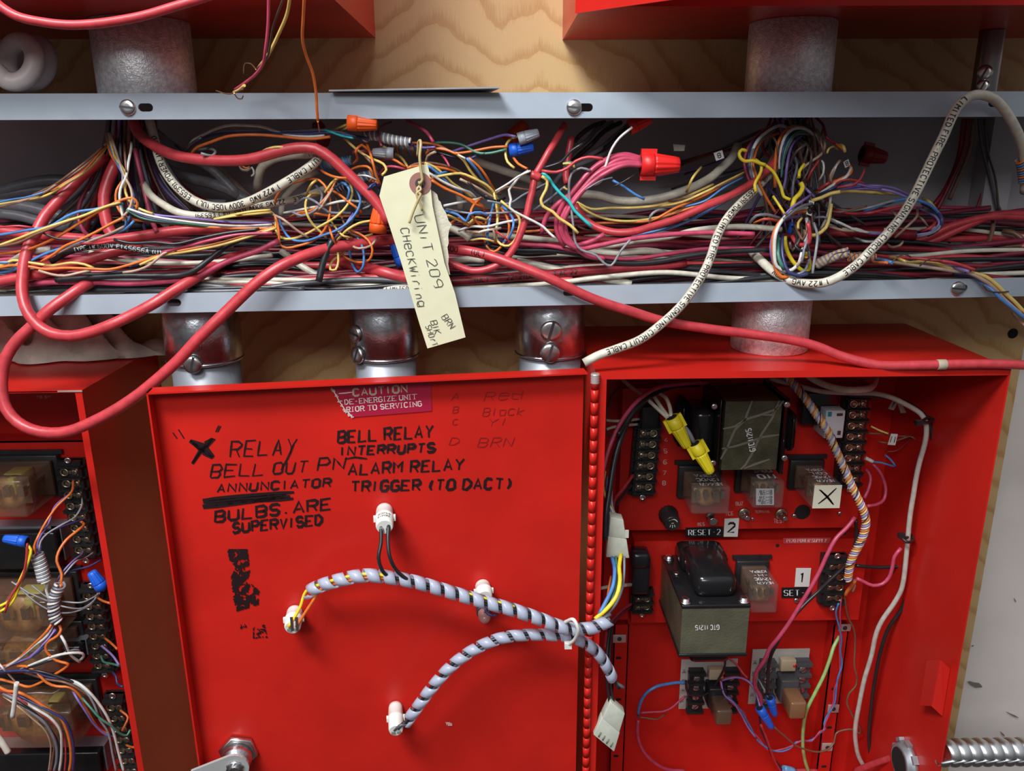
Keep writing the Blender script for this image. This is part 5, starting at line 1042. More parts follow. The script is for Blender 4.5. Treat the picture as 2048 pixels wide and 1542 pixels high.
T_('spreading left over the horizontal red cables',[172,176,170],5.2,'orange|B|-40,805 0,802 200,772 400,692 600,572 800,452 950,382 1020,370 1060,408 1050,462','blue|B|-40,660 0,655 200,620 380,590 520,510 620,472 720,460 850,430 950,412','yellow|B|-40,755 0,735 150,680 300,620 500,552 650,505 800,442 930,402','brown|B|-40,750 0,745 150,712 280,650 400,602 550,542 620,515','orange|B|320,860 420,800 500,742 620,692 760,622 850,572 955,520','blue|B|-40,950 100,930 250,850 350,800 470,760 700,692 850,652 980,602 1035,545','tan|B|430,800 560,742 700,700 860,640 960,590','red|B|-40,600 60,590 150,585 260,600|4')
T_('waving along the middle of the trough, left half',[176,178,172],5.2,'yellow|B|-40,900 20,885 100,852 250,872 400,890 550,870 650,882 725,912','orange|B|-40,915 100,890 230,900 350,920 500,910 700,916 850,920 1000,885 1200,822 1400,776 1600,740 1800,690 2005,630 2120,590','yellow|B|1080,885 1250,815 1450,782 1700,732 2005,642 2130,600','tan|B|300,930 400,960 500,970 620,945 700,930','tan|B|950,945 1050,930 1150,890 1260,800 1350,760','blue|B|1000,900 1100,870 1200,845|4','red|B|620,720 760,720 900,700 1050,725 1200,710 1330,720','black|B|330,640 450,685 600,690 750,690|4','pink|B|1250,790 1450,740 1650,690 1850,650 2100,640|6','black|B|880,690 1000,718 1200,712 1350,725 1550,680 1750,640 2000,610|6','blue|B|-40,870 60,868 120,860|4')
T_('in the flat bundle running right from the twist',[168,166,150],4.4,'purple|B|1030,455 1200,500 1400,520 1600,540 1800,560 2100,560','dblue|B|980,450 1100,510 1300,550 1500,565 1700,590 2100,600','slate|B|980,455 1090,525 1280,560 1500,578 1750,606 2100,592','green|B|975,460 1080,520 1250,552 1450,570 1700,598 2050,605','white|B|985,452 1150,505 1350,540 1600,570 1850,585 2100,575','tan|B|1060,470 1250,515 1450,535 1650,550','black|B|970,470 1100,535 1300,565 1600,590 1900,612','yellow|B|1650,535 1800,510 1950,495 2100,480')
# ---- bundle arching along the top, centre left
T_('arching just below the upper lip, left of centre',[110,150,160],5.4,'white|C|95,355 130,300 200,260 300,212 400,186 520,186 640,196 740,230 850,260 980,270 1100,262','slate|C|90,345 180,290 300,245 450,225 700,230 900,225 1050,218 1200,240 1340,275','dblue|C|85,365 200,282 320,250 500,235 750,242 950,252 1100,240 1250,255 1420,285','orange|C|115,415 125,390 160,350 260,310 400,265 600,255 800,270 1000,286 1140,270','teal|C|900,240 1000,225 1100,220 1220,262 1310,280|4','purple|C|300,240 500,232 700,238 900,238 1100,232 1300,262|5','black|C|0,330 60,375 90,365 110,330 200,275|5','grey|C|170,365 255,358 297,385 270,410 190,392|5')
S3 = P3('F','500,262 560,232 640,235 740,262 850,287 960,305 1035,318',[158,166])
for i,c in enumerate(('white','slate')): wrap(c,S3,7.5*mpp(.16),11,2.3*mpp(.16),f'{c} wire coiled in the striped wrap below the orange wire nut','wire',None,'wound_wire',i*pi)
wireP('dblue',S3,10,'dark blue core of the striped wrap below the orange wire nut')
nut('orange','F','318,85','652,112',178,29,'bright orange wire nut overlapping the upper lip'); T_('entering the bright orange wire nut',[150,176],5,'yellow|F|140,180 230,135 330,105','yellow|F|240,175 290,150 340,140','yellow|C|1245,280 1330,360 1430,425 1530,470 1552,515 1520,550','orange|F|330,150 300,120 330,110|4')
nut('grey','F','842,438','598,428',160,22,'grey wire nut with ribbed skirt left of the tag string'); T_('entering the grey wire nut',[140,156],5,'yellow|F|850,440 920,480 980,560 1000,610','pink|F|385,440 390,415 500,412 600,420','yellow|F|675,345 720,355 745,375')
nut('orange','F','655,1340','680,1030',172,33,'orange wire nut hanging beside the left edge of the tag'); nut('blue','P','806,530','786,478',150,26,'blue wire nut half hidden behind the paper tag')
nut('dred','C','1090,275','1085,340',60,26,'dim red wire nut in shadow under the thin orange wire'); nut('dred','C','1060,215','1040,160',50,24,'dark red wire nut hidden just under the upper lip'); nut('orange','D','800,310','925,170',30,30,'orange wire nut deep in shadow behind the grey and blue ones',dd=5)
nut('lgrey','D','868,288','1020,240',165,23,'pale grey wire nut right of the tag on the blue one'); nut('blue','D','800,372','982,345',158,25,'blue wire nut right of the tag under the pale grey one')
nut('red','P','1258,255','1302,236',150,27,'red wire nut tucked behind upper lip right of centre'); nut('red','P','1281,329','1359,330',166,42,'large red wire nut holding the pink bundle',True); nut('dred','P','1724,307','1772,316',40,32,'dark red winged wire nut in shadow at right',True); nut('dblue' if False else 'blue','G','565,900','535,990',120,11,'tiny dark blue crimp in the right tangle')
# wrapped cable ends left of the tag
for reg,s,d,w,l,cs,turns in (('C','1040,490 1150,470 1295,448',120,15,'cream cable end wound with wire, left of red arch',('blue','lblue','slate'),4.5),('F','730,345 850,372 960,392 1130,405 1250,400',138,13,'cream cable end wound behind the tag string',('slate','orange','lblue'),6),('C','1320,590 1400,560 1490,545',130,14,'cream cable end wound with strands under red arch',('blue','white','slate'),5),('C','1400,780 1440,740 1480,720',90,12,'grey coil end behind the orange nut',('slate','grey'),5),('C','1180,650 1240,630 1300,640',105,13,'short cream cable end with pale wire, left tangle',('dblue','white'),5)):
    P_ = P3(reg,s,d); r = w/2*mpp(d/1000); C_('cream',reg,s,d,w,l)
    for i,c in enumerate(cs): wrap(c,P_,r*1.15,turns,r*.28,f'{CN.get(c,c)} wire wound on the {l}','wire',None,'wound_wire',i*2*pi/len(cs))
# ---- the tangle left of the tag
T_('looping in the tangle left of the paper tag',[140,168,160],4.8,'orange|C|730,790 740,720 800,640 900,600 1000,580 1060,590 1120,660 1140,760 1130,870 1080,980 1000,1040 900,1072 820,1086 770,1060 765,1000 755,920 735,850','yellow|C|690,815 735,850 742,960 780,1010 850,1020 950,990 1060,930 1180,860 1260,780 1300,700 1290,620 1230,570 1170,590 1100,680','yellow|C|1090,690 1000,690 960,750 970,840 1010,910 1060,960 1110,1010','blue|C|760,870 800,960 850,1020 950,1036 1070,1000 1200,950 1290,880 1350,790 1360,720 1320,640','orange|C|1050,500 1120,545 1200,570 1280,575 1330,570','orange|C|1270,525 1350,490 1430,500 1455,560 1430,600','orange|C|1120,650 1200,690 1290,760 1365,815 1360,830','tan|C|700,830 740,850 800,880 900,960 980,1010','yellow|C|1085,1115 1180,1040 1270,950 1350,905 1450,885','yellow|C|280,880 400,850 560,820 700,808','blue|C|1280,1100 1300,1200 1340,1262 1382,1220 1382,1100 1340,1010 1300,960','orange|C|1180,1080 1260,1160 1350,1192 1430,1170 1450,1100 1420,1030 1350,980 1290,960','tan|C|1260,1000 1280,1050 1350,1090 1440,1070 1485,1010','yellow|C|1450,985 1350,1020 1220,1130 1150,1190 1140,1245 1180,1245 1200,1180 1190,1100 1175,1060',
  'orange|C|1395,290 1430,380 1450,450 1480,560 1510,625','orange|C|1310,470 1340,430 1330,370 1370,330 1425,375','orange|C|1500,440 1600,435 1660,470 1700,500','brown|C|1360,370 1430,450 1500,520','yellow|C|600,410 680,360 760,345 870,360','pink|C|1490,560 1560,490 1640,495 1700,515','white|C|800,830 950,800 1080,775 1250,740 1400,750','purple|C|1100,1080 1180,1010 1250,920 1310,830','slate|C|1030,620 1080,700 1040,800 930,850 860,820','blue|C|1180,640 1240,610 1280,660 1260,750','dblue|C|1350,640 1400,720 1420,650 1470,610 1500,650','orange|C|880,840 1000,830 1150,850 1350,850','yellow|C|960,700 1010,610 1040,590','slate|C|880,770 960,720 1050,760 1120,820 1290,830','tan|C|900,860 1000,830 1080,780 1120,700','orange|C|1130,920 1150,990 1190,1090|4.4','brown|C|1180,700 1220,850 1290,980 1400,1010','black|C|1250,640 1330,760 1300,900 1200,1000|4','white|C|1300,560 1420,560 1500,600|3.6','grey|C|1400,760 1350,700 1420,690 1450,760 1380,800|4','orange|C|1430,590 1500,610|4','blue|C|1400,700 1440,640 1490,620 1500,690|5','orange|C|840,860 900,830 1020,800 1120,700 1200,560|4','tan|C|1020,860 1090,760 1160,650|4','yellow|C|1130,870 1240,1000 1300,1010|4')
for s,l in (('1165,1015 1120,1100 1080,1220 1055,1335','black taped wire end pointing down left of the tag'),): C_('black','C',s,[172,180],13,l)
T_('curled in a stripped end behind the red arch',[110],3.6,'white|C|475,485 490,512 530,520 565,495 580,540 560,560','orange|C|490,480 520,500 550,490','tan|C|470,470 480,500 520,515 550,500')
# ---- right of the tag
T_('sweeping right from behind the paper tag',[165,158,140],5,'yellow|F|1190,545 1300,590 1400,670 1500,770 1620,850 1760,955','yellow|F|1270,715 1450,680 1600,665 1750,720 1900,800 1990,900 2030,1000 2030,1150 2000,1400','blue|F|1220,570 1350,670 1450,770 1560,860 1640,910','orange|F|1240,700 1350,790 1500,870 1650,940 1800,1000 1870,1060 1865,1115','white|F|1240,660 1400,760 1550,830 1700,880 1790,960','brown|F|1000,600 1080,560 1250,545 1400,570 1550,620 1700,720 1850,810 2060,900','orange|F|990,605 1100,580 1300,590 1500,630 1650,700 1760,810','yellow|F|1540,430 1640,520 1700,620 1800,740 1900,830 1980,930','orange|F|1690,490 1800,580 1880,680 1950,800 2010,890','blue|F|1670,490 1780,620 1850,720 1940,830','blue|F|1300,690 1430,650 1500,670','white|D|320,778 450,750 600,720 665,690','tan|D|440,580 560,640 660,700 780,760','black|D|500,600 600,700 700,740 770,720','orange|D|230,590 330,650 450,700 560,770 610,790 618,825','brown|D|700,690 780,640 900,655 1000,660 1050,620|4.4','slate|D|640,740 800,760 900,700 1000,650 1100,600|4','slate|D|960,820 1080,740 1180,660 1230,620|4.6')
T_('looping below the bare splices right of the tag',[150,168,160],5,'orange|D|720,770 640,880 615,990 640,1080 690,1115 740,1080 790,1000 802,920 780,850 740,790','blue|D|690,750 655,900 640,1030 660,1060','blue|D|750,780 820,850 832,930 790,1020 740,1060','yellow|D|690,680 712,800 715,900 700,1000 740,1060 800,1070 850,1020 872,950 880,880 850,830 800,790 740,740','blue|D|330,815 420,840 490,890 510,840 590,825 650,850','orange|D|350,925 430,870 500,920 560,890 630,925','yellow|D|350,845 450,890 510,905 560,860 640,885','orange|D|600,720 550,760 520,830 560,890 600,940','white|D|430,960 520,930 640,930 760,900 870,880','tan|D|480,960 600,970 680,950 700,1040','orange|D|820,970 950,965 1080,955 1150,960','dblue|D|520,1020 600,1010 700,1020 800,1050|5','yellow|D|520,1030 620,1020 720,1050|4.5','white|D|540,990 620,960 740,940','red|D|640,930 760,1000 820,1060|4','grey|D|340,800 500,830 700,830 860,820|4')
T_('in the orange and green bundle right of the tag',[150,165],5,'orange|P|822,286 851,286 874,290 890,297 907,306 930,305 957,300 983,295 1015,293','green|P|866,286 886,285 914,287 930,292 946,302 962,307 983,306 1012,299','purple|D|380,380 520,332 650,290 740,262 790,256 850,270','yellow|D|868,268 810,290 780,330 775,400 790,455 840,500','orange|D|830,420 870,470 935,505','dblue|D|90,330 200,350 300,400 400,430 500,435 560,410','black|D|130,350 260,380 400,420 520,440|4','purple|D|80,330 160,350 260,345|4','white|D|200,370 300,355 400,390 480,430|4','orange|D|190,400 220,360 330,365 420,400|4','green|D|500,350 560,400 620,390|4','tan|D|190,470 205,410 260,380','pink|D|45,150 130,190 200,240 245,310|6','pink|D|300,400 330,430 365,490|4','maroon|C|1590,160 1510,200 1500,300 1520,340|4')
T_('springing from the pinched red joint',[176,182],5.4,'teal|D|1042,532 1090,570 1130,630 1180,690 1240,745 1280,810 1340,870 1408,932|6','yellow|D|1040,560 1080,590 1072,660 1035,730 1050,780 1120,820 1170,870 1250,920 1308,978|6','white|D|945,520 880,560 840,610 800,660 815,730 805,790 880,840 960,880 1050,930 1100,980 1142,1016|5','white|D|700,670 800,610 870,560 960,520|4','red|D|1040,520 1150,530 1230,500 1290,450 1380,420 1490,432|6','black|D|1050,500 1150,470 1190,450 1250,380 1340,320|5')
T_('bent in loops around the pink bundle',[172],4.8,'white|D|1705,200 1610,280 1560,350 1530,420 1500,520 1480,590 1430,622 1375,600','grey|D|1250,760 1240,640 1260,540 1330,500 1400,520','grey|D|1250,740 1270,900 1290,1050 1330,1100 1440,1140 1500,1200 1550,1216 1620,1110 1692,1025','green|D|1200,480 1270,490 1275,460 1200,462|4','yellow|D|1195,468 1270,470 1280,500|4','yellow|D|1200,640 1230,660|4','blue|D|1560,590 1650,640 1720,690 1795,728|5','slate|D|1360,660 1480,590 1560,570|3','black|D|1560,640 1640,600 1720,550|3')
for i,s in enumerate(('1775,430 1650,400 1530,430 1420,500 1330,600 1250,690 1150,770 1080,850 1050,930 1040,975','1775,445 1640,410 1500,450 1390,530 1290,650 1200,760 1150,880 1160,990 1210,1070','1775,455 1650,430 1540,470 1400,580 1280,720 1200,840 1180,940 1220,1040 1320,1090 1450,1070 1700,1020 2019,985 2250,975 2600,985','1775,470 1660,460 1480,520 1350,640 1240,790 1210,900 1230,1000 1290,1080 1370,1140 1500,1165','1775,480 1640,480 1460,570 1320,690 1210,860 1190,960 1250,1060 1400,1040 1500,985')): W('pink','D',s,[164+i*2,172+i,166+i],9.5,'thick pink wire curving up into the large red wire nut',group='pink wires of the large red wire nut')
T_('draped between pink bundle and right conduit',[140,150,130],5,'yellow|D|1290,745 1400,800 1550,792 1700,792 1850,780 2019,742 2150,690 2300,620','yellow|D|1300,760 1380,820 1500,870 1650,890 1800,880 1900,860 2019,825 2130,780','orange|D|1440,905 1650,897 1850,882 2019,795 2200,720 2350,640','blue|E|190,722 300,690 400,620 510,560|4','blue|E|-100,880 0,862 130,830 250,780 400,700 480,650|5','orange|E|0,800 150,752 300,700 450,642 540,602','yellow|E|-40,725 150,702 300,642 420,582 520,532','brown|E|100,690 250,660 400,600 520,540|4','yellow|E|200,640 230,570 280,505|5','grey|D|1830,910 1840,850 1880,815 1960,805|5','brown|D|1310,930 1380,955 1560,955 1750,940|4')
for i,s in enumerate(('1560,165 1450,210 1380,290 1290,360 1180,450 1090,490','1620,165 1500,230 1400,330 1300,420 1200,520','1690,170 1560,280 1450,370 1330,440 1200,560','1500,165 1400,200 1320,260 1290,300','1680,200 1600,270 1480,400 1300,480 1190,540 1120,640 1105,760','1740,160 1650,220 1540,330 1420,400')): W('black' if i%2 else 'slate','D',s,[70,95+4*i,85],9,('black' if i%2 else 'slate')+' thick wire slanting down from behind upper lip, right of the cut red cable',group=('black' if i%2 else 'slate')+' wires right of the cut red cable')
# ---- the tangle under the right conduit
PT = 'arching out of the right conduit into the right tangle'
T_(PT,[110,140,140],5,'pink|G|420,80 300,140 220,230 180,300 160,400 180,480 210,560 270,650','dblue|G|420,95 300,170 230,240 200,330 190,420 210,500 250,580','white|G|530,110 460,88 380,120 290,190 240,270 215,380 230,480 250,560 310,670|6','orange|G|450,150 340,190 280,250 250,330 235,420 260,500 300,600 340,680 420,810','slate|G|430,110 320,190 250,260 215,350 205,430 225,530','orange|G|670,110 600,94 540,105 480,160 440,240 425,330 415,430 418,605|6','white|G|740,170 700,135 640,110 560,120 500,180 470,270 460,350 455,450|6','dblue|G|700,130 600,130 530,180 490,270 470,380 480,500','green|G|690,140 610,140 550,190 505,280 480,400 470,520|4','purple|G|640,170 560,250 520,400 500,560 480,640','slate|G|720,160 600,160 540,230 500,330 470,470|5','brown|G|440,60 380,150 430,230 440,330|4','tan|G|760,120 820,200 830,270 800,330 700,400 640,450|5','dbrown|G|650,60 750,150 800,260','dbrown|G|600,200 680,250 720,330 700,450 640,560','dbrown|G|560,200 620,210 690,260 650,420 560,600','black|G|640,180 700,300 720,420 690,520 720,680','slate|G|560,300 600,420 570,560 560,700','dbrown|G|480,540 520,450 600,300 680,240|6','brown|G|820,110 800,230 830,330|4','dred|G|760,20 820,90 850,190 920,240|5','orange|G|850,190 920,240 980,280 1000,310|5','yellow|G|930,250 990,270 1000,310|6','yellow|G|940,290 900,265 860,290 850,320|4')
T_('twisted round the bright yellow loop in the right tangle',[158,166],5.6,'byellow|G|180,300 140,290 118,320 130,360 170,385 230,380 290,402 335,415|6.5','byellow|G|250,372 300,410 300,470 270,530 248,580 258,640|6','byellow|G|330,415 400,470 440,540 470,610 490,680 545,705|6','byellow|G|400,675 450,750 500,830|5','byellow|G|630,565 648,600 620,660 580,700 560,775|9','byellow|G|500,1010 505,1090 540,1180 590,1250 650,1300 690,1300 706,1250 690,1180 670,1140|8','byellow|G|660,410 620,470 618,520|6','yellow|G|885,740 870,850 840,940 760,1000 705,1002|7','yellow|G|720,715 800,690 880,655 960,640|7','yellow|G|640,860 610,900 610,950|5')
T_('hanging in the long coil of the right tangle',[160,178,180],5.2,'purple|G|640,840 540,860 440,910 400,1000 380,1100 400,1220 430,1300 470,1340','orange|G|705,800 620,800 540,830 470,880 420,960 400,1060 410,1200 430,1300 470,1350 525,1350|8','white|G|705,770 620,780 520,830 450,920 420,1000 412,1100 430,1260 510,1305|7','green|G|440,1000 440,1100 450,1200 490,1285|7','dblue|G|480,1000 475,1100 490,1220 530,1310 620,1340 690,1320|7','slate|G|460,1030 455,1140 480,1240 560,1330|6','white|G|680,860 690,960 670,1060 640,1150 620,1230 560,1290 515,1300|7','red|G|560,1010 590,1060 650,1085 700,1060 706,990 690,900|8','slate|G|720,740 640,760 560,810 490,870|6','purple|G|720,660 640,720 560,770 500,830|5','dbrown|G|600,880 640,960 610,1060 560,1130 540,1060','black|G|560,930 600,1010 590,1100 640,1130 700,1120','tan|G|660,960 670,1080 650,1180 600,1260','slate|G|700,880 700,1000 660,1120 640,1230','grey|G|740,900 770,1000 760,1120 740,1240 730,1320','brown|G|580,900 610,980 650,1040 680,960','slate|G|690,1080 700,1200 660,1300 600,1330','orange|G|660,1100 650,1180 690,1190|4','black|G|640,1190 690,1200 700,1180|3.5','black|G|620,1110 680,1120|3.5')
T_('leaving the right tangle toward the right',[140,150,140],5,'orange|G|770,640 850,590 950,540 1030,500 1055,460 1040,425|6','white|G|790,655 870,600 980,540 1030,490 1050,440|6','dblue|G|780,665 880,620 980,560|5','red|G|880,660 950,600 1050,590 1130,530 1165,450|4','red|G|900,640 930,570 1000,540 1100,548 1165,575|4','red|G|770,630 850,575 930,540|6','purple|G|850,640 950,600 1080,575 1200,600 1300,610|5','brown|G|880,800 960,810 1050,790 1180,760|4','white|G|880,540 920,440 950,380|4','tan|G|885,570 880,500 920,430 960,380|5','white|G|880,660 875,740 850,850 800,950|5','white|G|780,550 820,480 820,400 800,380|4','red|G|680,560 720,470 790,370|4','black|G|760,680 860,650 960,600|5','violet|G|750,690 700,640 660,600|5','slate|G|740,860 820,850 930,900 1060,950|5','white|G|860,860 960,900 1090,960 1200,980|5','tan|G|870,930 980,960 1100,970','orange|G|240,900 330,865 450,880|4','red|G|260,890 350,870 470,895|4','grey|G|205,900 260,840 340,830 460,860|6','purple|G|600,540 640,600 660,700|4')
T_('looping beyond the right tangle in front of the back panel',[100,130,120],5,'yellow|H|-20,66 100,32 250,15 450,25 700,40 775,42|6','purple|H|100,20 300,-30 500,-45 700,-20 880,60 1000,130','violet|H|150,10 400,-15 620,0 780,50 900,110','blue|H|400,222 550,170 700,122 850,92 1000,120 1100,170 1170,240 1205,300|6','dblue|H|1000,140 1100,190 1180,260 1205,330 1150,420 1050,470|6','grey|H|80,190 250,212 450,182 700,112 860,92|5','red|H|80,190 250,242 450,237 650,192 840,155|5','red|H|1110,265 1132,330 1085,390 990,425|6','violet|H|970,190 1080,240 1155,290 1175,350 1100,430 945,462','slate|H|1000,180 1120,240 1190,310 1170,400 1080,450 950,480','yellow|H|1010,88 1080,130 1140,200|6','white|H|40,295 200,370 400,430 640,452','white|H|30,350 180,400 320,400 440,440 580,450','purple|H|320,410 420,440 520,450 660,445','tan|H|680,210 740,270 790,330|4','tan|H|950,190 940,280 850,370 720,490|5','tan|H|960,270 1010,310 1060,380|4','tan|H|640,560 700,590 770,570 800,530|5','white|H|300,490 420,530 540,530')
T_('dangling dark at the right end of the trough',[20,30],4,'dred|E|1720,240 1690,450 1620,620 1550,720|9','dred|E|1740,240 1720,400 1640,600 1570,740|8','brown|E|1770,240 1750,400 1690,560 1640,680|8','dgrey|E|1800,240 1820,400 1870,600 1905,745|6','dbrown|E|1830,240 1850,420 1890,560 1910,745|4','dred|E|1850,520 1820,640 1780,760|5','dbrown|E|1600,870 1640,920 1680,880|3','dgrey|E|1900,480 1880,640 1920,740|4')
# ---- laced bundle running over lower lip at right
T_('in the laced bundle leaving over lower lip at right',[150,176,190,195],6.2,'red|H|520,670 700,690 900,700 1100,720 1300,745 1450,790 1540,825','yellow|H|760,715 870,750 1000,735 1150,760 1300,810 1500,850 1650,890 1750,960 1850,1060 1950,1150 2070,1280|7.5','tan|H|480,702 700,742 900,772 1100,800 1300,830 1500,860 1600,910 1720,990 1850,1130 1950,1220 2070,1330|7','blue|H|490,706 600,720 690,748','blue|H|1300,848 1400,870 1530,890 1620,960 1700,1010 1800,1110 1900,1190 2070,1330|7','purple|H|700,748 900,762 1200,790 1400,835 1560,905 1690,1000 1800,1070 1950,1190 2070,1310','violet|H|1180,770 1350,800 1480,840','maroon|H|1820,1070 1900,1130 1980,1210 2070,1320','tan|H|1930,1265 1990,1340 2070,1400|5','orange|H|480,740 560,745 640,748|5','yellow|H|640,690 740,700 830,735|5')
T_('lacing the bundle over lower lip at right',[190],3,'dbrown|H|680,752 740,695 815,662 885,690','dbrown|H|975,782 1050,722 1130,702 1210,712','dbrown|H|1410,862 1500,832 1590,805|3|192','dbrown|H|1628,970 1665,1030 1760,1052 1890,1046|3|199','dbrown|H|20,770 60,690 120,650 200,640','dbrown|H|140,720 190,640 250,625','dbrown|H|240,720 320,650 400,645 480,680')
S4 = P3('H','-90,770 0,722 80,690 150,662 240,640',[150,165]); S5 = P3('H','230,700 330,688 440,690 520,700',[162,168])
for i,c in enumerate(('violet','tan','cream','yellow')): wrap(c,S4,8*mpp(.16),8,2*mpp(.16),f'{c} wire wound in the thick coil end at right above lower lip','wire',None,'wound_wire',i*pi/2)
for i,c in enumerate(('orange','dgrey','tan')): wrap(c,S5,7*mpp(.16),7,2*mpp(.16),f'{CN.get(c,c)} wire wound round the start of the laced bundle','wire',None,'wound_wire',i*2)
wireP('dgrey',S4,14,'dark core of the thick coil end at right above lower lip'); wireP('dgrey',S5,12,'dark core at the start of the laced bundle')
S6 = P3('P','2042,318 2047,340 2049,362',[168,160])
for i,c in enumerate(('orange','slate','blue')): wrap(c,S6,9*mpp(.16),3,2*mpp(.16),f'{c} wire wound on the big cream cable at right edge','wire',None,'wound_wire',i*2)
for s,l in (('1618,400 1628,404 1622,432 1612,428','white curled wire number sleeve in the middle of right tangle'),('1686,324 1696,318 1700,330 1690,336','small white number flag at upper right of right tangle'),('1427,306 1444,300 1448,316 1432,322','small white number flag left of right conduit'),('1768,456 1782,454 1780,470 1766,470','pale blue white flag beside the big cream cable'),('1346,288 1370,290 1368,302 1348,302','dim pale flag in shadow left of right conduit')): label_plate('wire_flag','P',s,166 if 'middle' in l else 120,.0008,TAG if 'dim' not in l else MATS['dim_flag'],'8' if 'number' in l else None,INK,l)
# ---- packed mass on the trough floor and the dark stems under the conduits
rng = random.Random(21)
FILL = [('dred',12),('red',13),('maroon',9),('black',9),('pink',8),('maroon',8),('black',11),('dred',10),('dgrey',12),('cream',9),('maroon',10),('black',10)]
for i in range(96):
    c,w = FILL[i%len(FILL)]; t = rng.random(); d0 = 22+143*t; yb = 438+142*t
    x0 = rng.choice([-120,-120,rng.uniform(-60,1300)]); x1 = rng.choice([2180,x0+rng.uniform(700,1400),x0+rng.uniform(500,1200)]); n = max(4,int((x1-x0)/120)); pts = []; a1,a2,f1,f2 = rng.uniform(0,6),rng.uniform(0,6),rng.uniform(.006,.011),rng.uniform(.014,.026); A1,A2 = rng.uniform(4,15),rng.uniform(1,5)
    for k in range(n+1):
        x = x0+(x1-x0)*k/n; yy = A1*sin(a1+f1*x)+A2*sin(a2+f2*x); yy = min(yy, 9+12*(1-t))
        pts.append(f'{x:.0f},{yb+yy-.012*(x-300):.0f}')
    nm = CN.get(c,c); wire(c,'P',' '.join(pts),[d0+rng.uniform(-9,9) for _ in range(6)],w*rng.uniform(.8,1.1),f'{nm} cable packed among others along the trough floor','cable','cable',f'{nm} cables packed on the trough floor')
# uncountable dark wires massed in the shadow below the conduits
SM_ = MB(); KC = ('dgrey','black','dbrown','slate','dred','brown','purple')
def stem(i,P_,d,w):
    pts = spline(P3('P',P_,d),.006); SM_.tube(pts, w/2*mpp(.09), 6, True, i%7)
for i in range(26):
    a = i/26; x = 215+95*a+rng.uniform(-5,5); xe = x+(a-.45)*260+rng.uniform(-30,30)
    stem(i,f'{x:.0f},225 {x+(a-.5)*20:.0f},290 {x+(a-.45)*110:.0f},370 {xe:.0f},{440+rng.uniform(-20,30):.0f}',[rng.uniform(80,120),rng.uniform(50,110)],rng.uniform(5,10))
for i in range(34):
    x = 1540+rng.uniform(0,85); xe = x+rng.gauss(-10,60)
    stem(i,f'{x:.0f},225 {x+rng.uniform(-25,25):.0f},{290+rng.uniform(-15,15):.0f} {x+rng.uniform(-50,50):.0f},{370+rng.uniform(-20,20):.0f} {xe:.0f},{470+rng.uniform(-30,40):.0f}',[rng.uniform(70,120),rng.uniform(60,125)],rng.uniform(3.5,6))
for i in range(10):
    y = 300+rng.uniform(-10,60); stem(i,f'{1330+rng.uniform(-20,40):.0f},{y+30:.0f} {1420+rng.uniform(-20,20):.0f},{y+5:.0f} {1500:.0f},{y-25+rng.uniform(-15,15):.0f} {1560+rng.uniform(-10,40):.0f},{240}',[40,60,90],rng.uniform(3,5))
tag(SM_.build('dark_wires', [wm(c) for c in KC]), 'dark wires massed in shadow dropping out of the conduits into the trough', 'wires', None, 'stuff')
# ---- above the trough
Pc = []
for k in range(34):
    a = 2.6-2*pi*2.1*k/33; u = k/33; Pc.append(U(24+34*cos(a)+56*u, 122+42*sin(a)+6*u, .155-.055*u))
mb = MB(); mb.tube(spline([U(-60,150,.15)]+Pc, .004), 15.5*mpp(.12), 16); tag(mb.build('coiled_cable', mat('aged_white_jacket',(.64,.57,.55),.45,var=.12,scale=40)), 'coil of thick off white cable resting on the trough at upper left', 'cable')
C_('red','A','-40,-5 0,35 100,95 250,130 400,146 550,140 700,120 850,90 1000,45 1150,0 1300,-50',[258],16,'red cable swooping across the underside of the upper left box')
T_('hanging frayed from above the trough',[258,206],5.5,'pink|A|1572,-40 1568,150 1552,300 1540,370 1500,430 1440,480 1375,525','yellow|A|1700,-40 1680,80 1630,200 1570,320 1510,400|6','dbrown|A|1670,-40 1600,150 1565,330 1500,410|4','yellow|A|1430,500 1400,525 1368,540|5','copper|A|1420,522 1340,550 1265,530|2.4','copper|A|1370,545 1390,575 1415,578 1422,562|2.4','copper|A|1500,410 1470,375 1430,375 1425,430|2.4','orange|A|1782,-40 1775,100 1770,230 1790,320 1830,430 1850,550 1855,650 1860,715|5.5|258,225,200,190','copper|A|1860,712 1866,750 1870,770|2.2')
mb = MB(); a = U(655,186,.196); b = U(1000,186,.196); z = UZ(a.x)[0]+.0006
mb.hexa([(a.x,-.190,z),(b.x,-.197,z+.0012),(b.x,-.197,z+.0024),(a.x,-.190,z+.0012),(a.x+.02,-.09,z),(b.x-.02,-.09,z),(b.x-.02,-.09,z+.0012),(a.x+.02,-.09,z+.0012)])
tag(mb.build('sheet_metal_scrap', mat('scrap_steel',(.30,.30,.31),.4,.6,var=.1,scale=60)), 'thin grey sheet metal scrap lying on the trough above the tag', 'sheet metal')
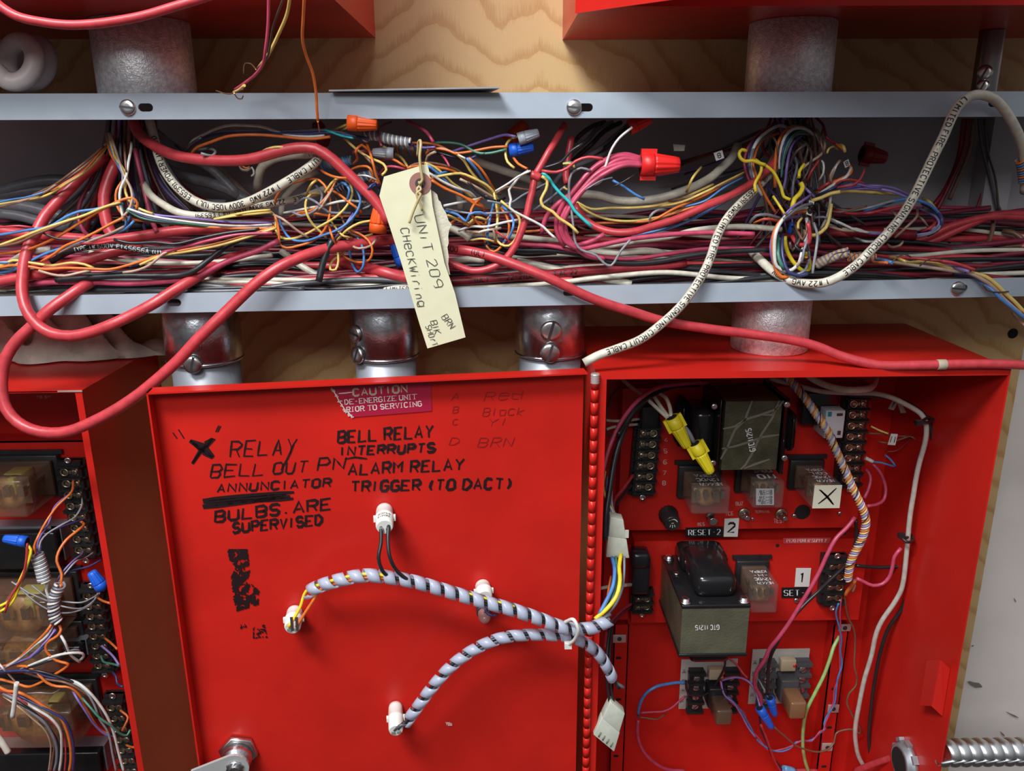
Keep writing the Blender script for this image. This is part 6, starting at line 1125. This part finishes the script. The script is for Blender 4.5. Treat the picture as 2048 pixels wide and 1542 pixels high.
# ---- paper tag
td = 199; tp = mat('manila_tag',(.70,.68,.46),.65,var=.04,scale=60); fT = lambda x,y,o=.0: U(x,y,td/1000+o)
t = thing('paper_tag', fT(826,500), 'pale yellow paper tag with handwriting hanging by twisted wire', 'tag')
def sheet(mb, pts, d, th=.0004, bow=0):
    P_ = [U(x,y,d/1000)+V((0,-bow*math.sin((y-330)/370*pi),0)) for x,y in pts]; n = len(P_); e = V((0,th,0)); c = sum(P_,V())/n
    mb.add(P_+[q+e for q in P_],[list(range(n)),list(range(n,2*n))[::-1]]+[(i,(i+1)%n,n+(i+1)%n,n+i) for i in range(n)])
mb = MB(); sheet(mb,PX('T','105,200 430,103 445,160 456,280 470,420 500,560 560,850 640,1080 718,1408 432,1492 370,1300 230,830 130,520 70,345'),td); mb.build('card', tp, t)
mb = MB(); sheet(mb,PX('T','450,300 480,312 505,335 515,375 530,390 545,430 575,480 590,530 615,560 595,600 588,650 592,700 582,730 592,800 588,860 603,938 585,935 545,850 480,560'),td-5); mb.build('torn_back_layer', mat('torn_manila',(.62,.58,.44),.85,bump=.4,bscale=300), t)
mb = MB(); c_ = fT(740+.266*378,300+.266*253,.0006); R1,R2 = 20.5*mpp(.199),9.5*mpp(.199); n = 40
vs = [];
for k in range(n): a = 2*pi*k/n; vs += [c_+V((R1*cos(a),0,R1*sin(a))), c_+V((R2*cos(a),0,R2*sin(a)))]
mb.add(vs,[(2*k,2*k+1,(2*k+3)%(2*n),(2*k+2)%(2*n)) for k in range(n)]); mb.build('eyelet_patch', mat('reddish_fibre',(.30,.13,.11),.6), t)
mb = MB(); mb.add([c_+V((R2*cos(2*pi*k/24),-.0001,R2*sin(2*pi*k/24))) for k in range(24)],[list(range(24))]); mb.build('eyelet_hole', mat('eyelet_shadow',(.05,.045,.04),.9), t)
mb = MB(); fh = lambda x,y: fT(x,y,.0005); tq = lambda x,y: (740+.26602*x,300+.26602*y)
for tx,h,a,b,w,sd in (('UNiT 209',19,(330,495),(478,1030),1.6,1),('CHecKWiring',16,(228,590),(358,1175),1.6,2),('BRN',13,(535,1258),(600,1345),1.5,3),('BlK',13,(452,1290),(485,1385),1.5,4),('SHorT',11,(415,1325),(468,1475),1.4,5)): plane_text(mb,tx,h,tq(*a),tq(*b),fh,w,0,.12,.22,sd)
mb.build('handwriting', mat('pen_ink',(.035,.04,.045),.5), t)
SM = mat('tan_tie_wire',(.46,.37,.17),.4,var=.1,scale=120); st = thing('tie_wire', fT(838,300,.004), 'twisted tan wire holding the paper tag', 'wire')
for nm,s,d,w in (('strand','F|1110,470 1115,400 1122,310 1140,290 1148,330 1135,480 1145,600 1160,700 1165,740 1130,790',[185,192,203,204,204],5.5),('strand','F|1130,735 1120,760 1150,790 1110,830 1105,870 1145,900 1120,960 1060,1100 1015,1230',[196,203,205,205],5),('strand','F|1105,780 1150,770 1140,820 1150,850 1100,890 1105,930 1140,1020 1165,1090',[197,204,205,204],4.5)):
    reg,pp = s.split('|'); mb = MB(); mb.tube(spline(P3(reg,pp,d),.002),w/2*mpp(.2),8); mb.build(nm,SM,st)
for reg,s,l in (('F','1010,1240 1018,1225','bare tip of the tag wire'),): pass
